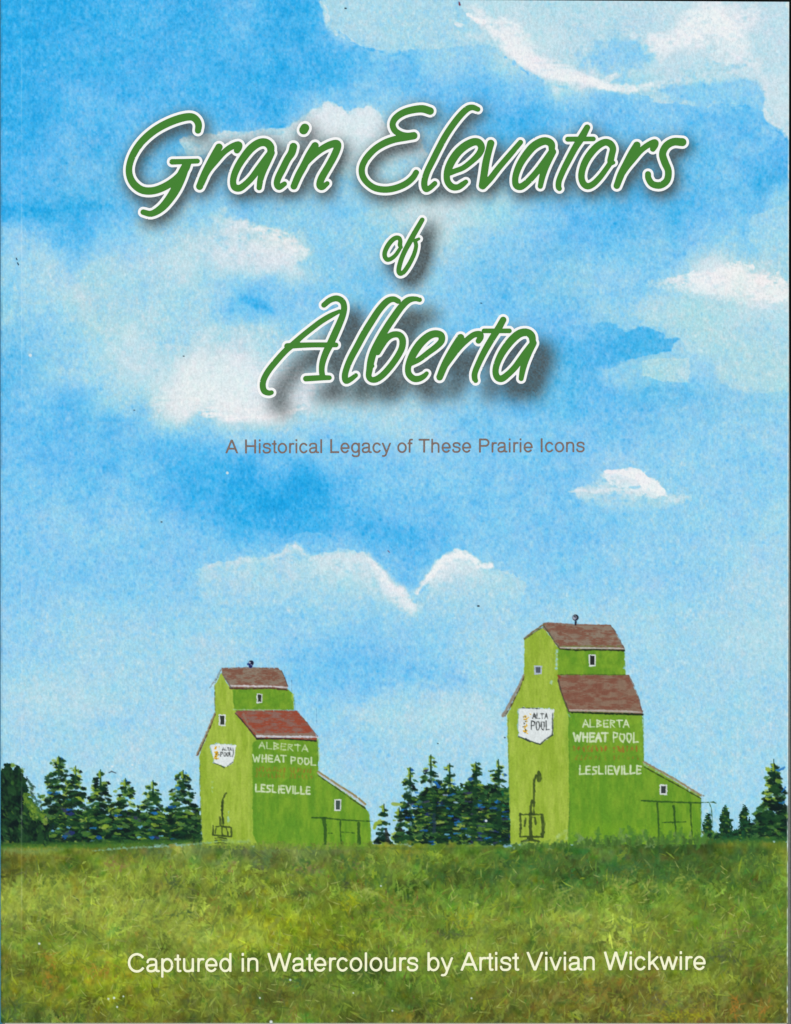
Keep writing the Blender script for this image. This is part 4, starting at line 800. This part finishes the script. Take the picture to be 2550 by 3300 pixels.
# specks of dust and ink on the print
for x, y, r in [(127, 3041, 3.6), (350, 3219, 3), (368, 3216, 3.6), (398, 3211, 2.6), (378, 3245, 3), (838, 3216, 2.8), (936, 3158, 3.2), (1139, 3200, 2.4), (1265, 3257, 2.6), (1520, 3217, 3), (1228, 2855, 2.6), (1567, 2645, 4), (874, 3293, 5), (98, 1145, 5.2), (733, 1524, 4.6), (362, 2470, 3.8), (427, 2465, 3), (1075, 868, 2)]:
    stroke([(x, y, r)], c=col(224, 236, 240), alpha=.95, soft=1.6)
for x, y, r in [(591, 1148, 1.8), (1541, 1953, 3), (1550, 977, 1.6), (432, 1322, 1.4), (520, 1682, 2), (1410, 2396, 1.4), (1626, 2377, 1.8), (1113, 24, 2.6)]:
    stroke([(x, y, r), (x + 3, y, r * .8)], c=col(34, 44, 52), alpha=.9, soft=1.3)
stroke([(53, 832, 1.5), (55, 837, 1.5)], c=col(20, 30, 50)); stroke([(57, 847, 1.5), (60, 853, 1.7)], c=col(20, 30, 50))
stroke([(1480, 2, 2), (1482, 10, 3)], c=col(120, 40, 60)); stroke([(1251, 1775, 1.5), (1256, 1780, 1.2)], c=col(120, 80, 110))
stroke([(352, 2490, 1.6), (360, 2486, 2), (374, 2491, 1.4)], c=col(60, 70, 80), alpha=.85)

# wear: fold line beside the spine, rubbed right edge and corner; also painted shade along the left edge
wl = np.exp(-((GX - 70) / 2.2) ** 2) * (.28 + .10 * vn(4, 120, 60)) * (1 - .35 * sm((500 - GY) / 300))
IMG += (1 - IMG) * np.clip(wl, 0, 1)[..., None] * .38
IMG *= (1 - .10 * sm((5 + 2 * vn(4, 30, 61) - (GX - 2)) / 8))[..., None]  # shade painted into the colour where the left edge rounds off
er = np.clip(sm((GX - 2538.5) / 3) * (.55 + .2 * vn(4, 14, 62)) + sm((16 - np.hypot(GX - 2543, GY - 4)) / 10), 0, .9)
IMG += (col(224, 238, 236) - IMG) * er[..., None].astype(np.float32)
IMG *= (1 + 0.012 * vn(4, 4, 63) + .010 * vn(3.2, 9, 64))[..., None]
IMG = np.clip(IMG, 0.01, 0.98)

# ---------------------------------------------------------------- building meshes
def lin(c): 
    c = np.asarray(c, np.float64); return np.where(c <= 0.04045, c / 12.92, ((c + 0.055) / 1.055) ** 2.4)
def mat(name, color=None, rough=.6, spec=.05, attr=None, grain=None, bump=0.0):
    m = bpy.data.materials.new(name); m.use_nodes = True
    nt = m.node_tree; b = nt.nodes['Principled BSDF']
    b.inputs['Roughness'].default_value = rough
    b.inputs['Specular IOR Level'].default_value = spec
    tc = nt.nodes.new('ShaderNodeTexCoord')
    if attr:
        a = nt.nodes.new('ShaderNodeAttribute'); a.attribute_name = attr; src = a.outputs['Color']
    else:
        a = nt.nodes.new('ShaderNodeRGB'); a.outputs[0].default_value = (*lin(color), 1); src = a.outputs[0]
    if grain:
        n = nt.nodes.new('ShaderNodeTexNoise'); n.inputs['Scale'].default_value = grain[0]; n.inputs['Detail'].default_value = 3
        nt.links.new(tc.outputs['Object'], n.inputs['Vector'])
        mr = nt.nodes.new('ShaderNodeMapRange'); mr.inputs['From Min'].default_value = .25; mr.inputs['From Max'].default_value = .75
        mr.inputs['To Min'].default_value = 1 - grain[1]; mr.inputs['To Max'].default_value = 1 + grain[1]
        nt.links.new(n.outputs['Fac'], mr.inputs['Value'])
        vm = nt.nodes.new('ShaderNodeVectorMath'); vm.operation = 'SCALE'
        nt.links.new(src, vm.inputs[0]); nt.links.new(mr.outputs[0], vm.inputs['Scale']); src = vm.outputs[0]
    nt.links.new(src, b.inputs['Base Color'])
    return m
M_PRINT = mat('printed_cover', rough=.5, attr='paint', grain=(4200, .05))
M_GREEN = mat('green_ink', (70/255, 134/255, 52/255), grain=(3600, .05))
M_WHITE = mat('white_ink', (.99, .995, .995))
M_BROWN = mat('brown_ink', (130/255, 112/255, 104/255), grain=(2600, .22))
M_CREAM = mat('cream_ink', (254/255, 254/255, 218/255))
M_BOARD = mat('cover_board', (.86, .88, .86), grain=(900, .05))
M_PAGE = mat('page_edges', (.84, .86, .84), grain=(900, .06))
M_BACK = mat('back_board', (.52, .54, .52), grain=(900, .15))
M_TABLE = mat('black_backing', (.055, .065, .065), rough=.8, spec=.1, grain=(500, .3))

book = bpy.data.objects.new('book', None)
scene.collection.objects.link(book)
book['label'] = 'softcover book on black backing, cover painted with two green grain elevators'
book['category'] = 'book'

def link(name, verts, faces_flat, loop_tot, material, parent=book, label=None, colors=None):
    me = bpy.data.meshes.new(name)
    n = len(verts); nf = len(loop_tot)
    me.vertices.add(n); me.vertices.foreach_set('co', np.asarray(verts, np.float32).ravel())
    me.loops.add(len(faces_flat)); me.loops.foreach_set('vertex_index', np.asarray(faces_flat, np.int32))
    me.polygons.add(nf)
    ls = np.concatenate([[0], np.cumsum(loop_tot)[:-1]]).astype(np.int32)
    me.polygons.foreach_set('loop_start', ls)
    try: me.polygons.foreach_set('loop_total', np.asarray(loop_tot, np.int32))
    except Exception: pass
    if colors is not None:
        at = me.color_attributes.new('paint', 'FLOAT_COLOR', 'POINT')
        c4 = np.ones((n, 4), np.float32); c4[:, :3] = colors
        at.data.foreach_set('color', c4.ravel())
    me.update(calc_edges=True); me.validate()
    me.materials.append(material)
    o = bpy.data.objects.new(name, me); scene.collection.objects.link(o)
    o.parent = parent
    if label: o['label'] = label
    return o

# lattice positions, eased to the slightly crooked trim of the real cover
PX = GX - 4.0 * np.clip(GY / 3297, 0, 1) * sm((GX - 2380) / 160)
PY = GY + (np.interp(GX, [0, 900, 2544], [0, 2, 12.0])) * sm((120 - GY) / 120) + .6 * (GX / 2550) * sm((GY - 3200) / 96)
edge_drop = -0.0006 * sm((12 - (GX - 2)) / 12) ** 2
PZ = TH + edge_drop - 0.00006 * np.exp(-((GX - 66) / 5) ** 2)
VP = np.stack([WX(PX), WY(PY), PZ], -1).reshape(-1, 3)
VC = lin(IMG).reshape(-1, 3).astype(np.float32)
CID = ID[:-1, :-1]
CI, CJ = np.meshgrid(np.arange(NX - 1), np.arange(NY - 1))
V00 = (CJ * NX + CI)
def cells(mask, name, label, parent):
    q = V00[mask].ravel()
    if len(q) == 0: return None
    f = np.stack([q, q + NX, q + NX + 1, q + 1], -1).ravel()      # normals up
    uq, inv = np.unique(f, return_inverse=True)
    return link(name, VP[uq], inv, np.full(len(q), 4), M_PRINT, parent, label, VC[uq])

sky = cells(CID == SKY, 'painted_sky', 'blue watercolour sky with pale washes', book)
cells(CID == FIELD, 'painted_field', 'green painted grass field below the horizon', book)
made = {}
for k, (name, label, par) in IDS.items():
    if par is None: 
        kids = [kk for kk, v in IDS.items() if v[2] == k]
        if kids:       # the elevator itself: its front wall carries the other pieces
            base_k = kids[0]
            made[k] = cells((CID == kids[0]) | (CID == kids[1]) | (CID == k), name, label, book)
            made[kids[0]] = made[kids[1]] = made[k]
        else:
            made[k] = cells(CID == k, name, label, book)
for k, (name, label, par) in IDS.items():
    if par is not None and k not in made and made.get(par) is not None:
        if name in ('upper_roof', 'lower_roof', 'annex_roof'): label = {'upper_roof': 'brown roof of the top storey', 'lower_roof': 'brown roof over the main body', 'annex_roof': 'sloping annex roof'}[name]; name = 'roof'
        cells(CID == k, name, label, made[par])

# lettering meshes by marching squares on a signed distance grid
def contour(fn, x0, y0, x1, y1, h, z):
    nx = int((x1 - x0) / h) + 2; ny = int((y1 - y0) / h) + 2
    gx = x0 + np.arange(nx) * h; gy = y0 + np.arange(ny) * h
    X, Y = np.meshgrid(gx, gy)
    D = fn(X, Y).astype(np.float64)
    c = np.stack([D[:-1, :-1], D[1:, :-1], D[1:, 1:], D[:-1, 1:]], 0)
    cx = np.stack([X[:-1, :-1], X[1:, :-1], X[1:, 1:], X[:-1, 1:]], 0); cy = np.stack([Y[:-1, :-1], Y[1:, :-1], Y[1:, 1:], Y[:-1, 1:]], 0)
    case = sum(((c[k] < 0).astype(int) << k) for k in range(4))
    vs_, tot = [], []
    for cs in range(1, 16):
        m = case == cs
        if not m.any(): continue
        pts = []
        for k in range(4):
            k2 = (k + 1) % 4; a = bool(cs >> k & 1); b = bool(cs >> k2 & 1)
            if a: pts.append(np.stack([cx[k][m], cy[k][m]], -1))
            if a != b:
                t = (c[k][m] / (c[k][m] - c[k2][m]))[:, None]
                pts.append(np.stack([cx[k][m], cy[k][m]], -1) * (1 - t) + np.stack([cx[k2][m], cy[k2][m]], -1) * t)
        P = np.stack(pts, 1)
        vs_.append(P.reshape(-1, 2)); tot.append(np.full(P.shape[0], P.shape[1]))
    P = np.vstack(vs_); tot = np.concatenate(tot)
    key = np.round(P * 64).astype(np.int64); uq, idx, inv = np.unique(key, axis=0, return_index=True, return_inverse=True)
    P = P[idx]
    V = np.stack([WX(P[:, 0]), WY(P[:, 1]), np.full(len(P), z)], -1)
    return V, inv.ravel(), tot
for wi, (word, letters) in enumerate(WORDS):
    allp = np.vstack([np.array(s) for lt in letters for s in lt])
    def outline(X, Y):
        d = np.full(X.shape, 1e9, np.float32)
        for lt in letters:
            p = np.vstack([np.array(s) for s in lt]); x0, y0 = p[:, :2].min(0) - 40; x1, y1 = p[:, :2].max(0) + 40
            m = (X[0] > x0) & (X[0] < x1); my = (Y[:, 0] > y0) & (Y[:, 0] < y1)
            sub = np.ix_(my, m); d[sub] = np.minimum(d[sub], letter_sd(lt, X[sub], Y[sub]) - RING)
        return d
    V, F, Tt = contour(outline, allp[:, 0].min() - 30, allp[:, 1].min() - 30, allp[:, 0].max() + 30, allp[:, 1].max() + 30, 2.0, TH + 0.00003)
    wo = link('title_word', V, F, Tt, M_WHITE, book, 'white outlined title word reading %s' % word)
    for li, lt in enumerate(letters):
        p = np.vstack([np.array(s) for s in lt])
        V, F, Tt = contour(lambda X, Y: letter_sd(lt, X, Y), p[:, 0].min() - 16, p[:, 1].min() - 16, p[:, 0].max() + 16, p[:, 1].max() + 16, 1.8, TH + 0.00006)
        link('letter', V, F, Tt, M_GREEN, wo, 'green script letter %s' % word[li])

# sans-serif lines
def arc(cx, cy, rx, ry, a0, a1, n=22):
    t = np.radians(np.linspace(a0, a1, n)); return list(zip(cx + rx * np.cos(t), cy + ry * np.sin(t)))
def sp(*p): return [tuple(q) for q in smooth_pts(p, 4)]
HV = {
 'A': (667, [[(42,0),(334,712)], [(334,712),(626,0)], [(150,245),(518,245)]]), 'C': (722, [arc(388,359,303,334,36,326,34)]), 'H': (722, [[(122,0),(122,718)], [(600,0),(600,718)], [(122,374),(600,374)]]),
 'I': (278, [[(139,0),(139,718)]]), 'L': (556, [[(118,0),(118,718)], [(118,42),(532,42)]]), 'P': (667, [[(128,0),(128,718)], [(128,676),(400,676)]+arc(400,507,182,169,85,-85,14)+[(128,338)]]),
 'T': (611, [[(305,0),(305,690)], [(21,676),(590,676)]]), 'V': (667, [[(48,718),(334,6)], [(334,6),(620,718)]]), 'W': (944, [[(50,718),(252,6)], [(252,6),(472,712)], [(472,712),(692,6)], [(692,6),(894,718)]]),
 'a': (556, [sp((82,360),(100,440),(165,488),(262,498),(360,482),(408,425),(414,350))+[(414,120)]+sp((414,120),(430,55),(478,34),(530,36)), sp((414,300),(350,278),(220,262),(120,225),(78,145),(112,55),(205,27),(310,45),(388,105),(414,190))]),
 'b': (556, [[(98,0),(98,718)], arc(292,262,186,236,0,360,30)]), 'c': (500, [arc(262,262,190,236,32,330,26)]), 'd': (556, [[(458,0),(458,718)], arc(262,262,186,236,0,360,30)]),
 'e': (556, [[(82,250),(474,250)]+arc(278,262,196,236,0,328,28)]), 'f': (278, [[(112,0),(112,590)]+sp((112,590),(125,655),(178,684),(262,680)), [(14,487),(262,487)]]),
 'g': (556, [[(452,523),(452,-50)]+sp((452,-50),(435,-125),(370,-172),(268,-180),(160,-165),(98,-100)), arc(262,266,184,232,0,360,30)]), 'h': (556, [[(107,0),(107,718)], sp((107,300),(122,400),(190,480),(285,497),(380,480),(436,410),(444,320))+[(444,0)]]),
 'i': (222, [[(109,0),(109,523)], [(109,618),(109,718)]]), 'k': (500, [[(109,0),(109,718)], [(440,523),(130,215)], [(225,310),(452,0)]]), 'l': (222, [[(109,0),(109,718)]]),
 'n': (556, [[(107,0),(107,523)], sp((107,300),(122,400),(190,480),(285,497),(380,480),(436,410),(444,320))+[(444,0)]]), 'o': (556, [arc(278,262,202,236,0,360,30)]), 'p': (556, [[(98,-207),(98,523)], arc(292,262,186,236,0,360,30)]),
 'r': (333, [[(111,0),(111,523)], sp((111,290),(128,400),(180,470),(250,488),(322,482))]),
 's': (500, [sp((428,370),(405,450),(330,492),(240,499),(145,478),(98,410),(108,340),(170,302),(250,280),(350,256),(415,210),(424,140),(385,65),(310,30),(240,26),(150,35),(92,85),(72,165))]),
 't': (278, [[(148,665),(148,110)]+sp((148,110),(160,50),(200,34),(258,38)), [(14,487),(257,487)]]), 'u': (556, [[(449,0),(449,523)], [(112,523),(112,200)]+sp((112,200),(122,105),(175,40),(262,26),(360,45),(432,120),(449,220))]),
 'v': (500, [[(48,523),(250,4)], [(250,4),(452,523)]]), 'w': (722, [[(44,523),(204,4)], [(204,4),(361,519)], [(361,519),(518,4)], [(518,4),(678,523)]]), 'y': (500, [[(48,523),(256,10)], [(456,523),(258,0)]+sp((258,0),(225,-95),(175,-155),(110,-172),(45,-165))]),
 ' ': (278, [])}
def line(name, txt, xa, xb, ya, yb, em, mt, label, sw=43):
    k = em / 1000
    nat = sum(HV[c][0] for c in txt) * k - (HV[txt[0]][0] * 0 + 40) * k
    extra = (xb - xa - nat) / (len(txt) - 1)
    pen = xa - 20 * k; out = []
    slope = (yb - ya) / (xb - xa)
    Vs, Fs, Ts = [], [], []; off = 0
    for c in txt:
        adv, st = HV[c]
        r = (sw + (3 if c.isupper() else 0)) * k
        if st:
            y0 = ya + (pen - xa) * slope
            segs = [[(pen + a * k, y0 - b * k, r) for a, b in s] for s in st]
            al = np.vstack([np.array(s) for s in segs])
            top = y0 - 718 * k
            def fn(X, Y, segs=segs, c=c, y0=y0, top=top):
                d = np.full(X.shape, 1e9)
                for s in segs: d = np.minimum(d, path_sd(np.array(s), X, Y, butt=True))
                if c in 'AVWvwykM':        # flat feet and tops for the slanted letters
                    tp = y0 - (718 if c.isupper() or c == 'k' else 523) * k
                    d = np.maximum(d, tp - Y)
                    if c != 'y': d = np.maximum(d, Y - y0)
                return d
            V, F, Tt = contour(fn, al[:, 0].min() - 10, al[:, 1].min() - 10, al[:, 0].max() + 10, al[:, 1].max() + 10, 1.5, TH + 0.00003)
            Vs.append(V); Fs.append(F + off); Ts.append(Tt); off += len(V)
        pen += adv * k + extra
    return link(name, np.vstack(Vs), np.concatenate(Fs), np.concatenate(Ts), mt, book, label)
line('subtitle', 'A Historical Legacy of These Prairie Icons', 728, 1885, 1461, 1456.5, 61.5, M_BROWN, 'brown line of sans-serif lettering under the title', 46)
line('byline', 'Captured in Watercolours by Artist Vivian Wickwire', 411, 2276, 3132.5, 3125, 83, M_CREAM, 'cream line of sans-serif lettering across the grass', 44)

# ---------------------------------------------------------------- the body of the book and the backing
def slab(name, quad, z0, z1, material, parent=book, label=None):
    q = [(WX(a), WY(b)) for a, b in quad]
    V = [(a, b, z0) for a, b in q] + [(a, b, z1) for a, b in q]
    n = len(q); F = []; tot = []
    F += list(range(n)); tot.append(n)                            # bottom (quad given clockwise on the page, seen from above)
    F += [n + k for k in reversed(range(n))]; tot.append(n)
    for k in range(n):
        k2 = (k + 1) % n
        F += [k, n + k, n + k2, k2]; tot.append(4)
    return link(name, np.array(V), np.array(F), np.array(tot), material, parent, label)
slab('front_cover', [(14, -3), (1300, .5), (2541.5, 8), (2539, 3000), (2537.5, 3295.5), (14, 3295)], TH - .0003, TH - .0001, M_BOARD, label='thin card front cover')
slab('page_block', [(16, -2), (2535, 9), (2536, 3301), (16, 3301)], .0004, TH - .00035, M_PAGE, label='block of trimmed pages')
slab('back_cover', [(-14, -3), (2552, 9), (2561, 1500), (2563.5, 3326), (-14, 3326)], .0, .00035, M_BACK, label='card back cover')
# spine: wraps the left side from the back cover up to the edge of the print
prof = [(8, 0.0), (-1, .0006), (-2.5, .002), (-2.5, TH - .0025), (-1, TH - .0012), (2.0, TH - .0006)]
V = []; F = []; tot = []
for yy_ in (-5, 3302):
    for a, z in prof: V.append((WX(a), WY(yy_), z))
    for a, z in reversed(prof): V.append((WX(max(a + 5, 4)), WY(yy_), z if z > 0 else .0002))
n = len(prof) * 2
for k in range(n):
    k2 = (k + 1) % n; F += [k, n + k, n + k2, k2]; tot.append(4)
F += list(reversed(range(n))); tot.append(n); F += [n + k for k in range(n)]; tot.append(n)
link('spine', np.array(V), np.array(F), np.array(tot), mat('spine_print', (.30, .62, .78), grain=(700, .15)), book, 'blue printed spine along the left edge')

me = bpy.data.meshes.new('table')
me.from_pydata([(-1.5, -1.5, -.0005), (1.5, -1.5, -.0005), (1.5, 1.5, -.0005), (-1.5, 1.5, -.0005)], [], [(0, 1, 2, 3)])
me.materials.append(M_TABLE)
tb = bpy.data.objects.new('backing_surface', me); scene.collection.objects.link(tb); tb['kind'] = 'structure'
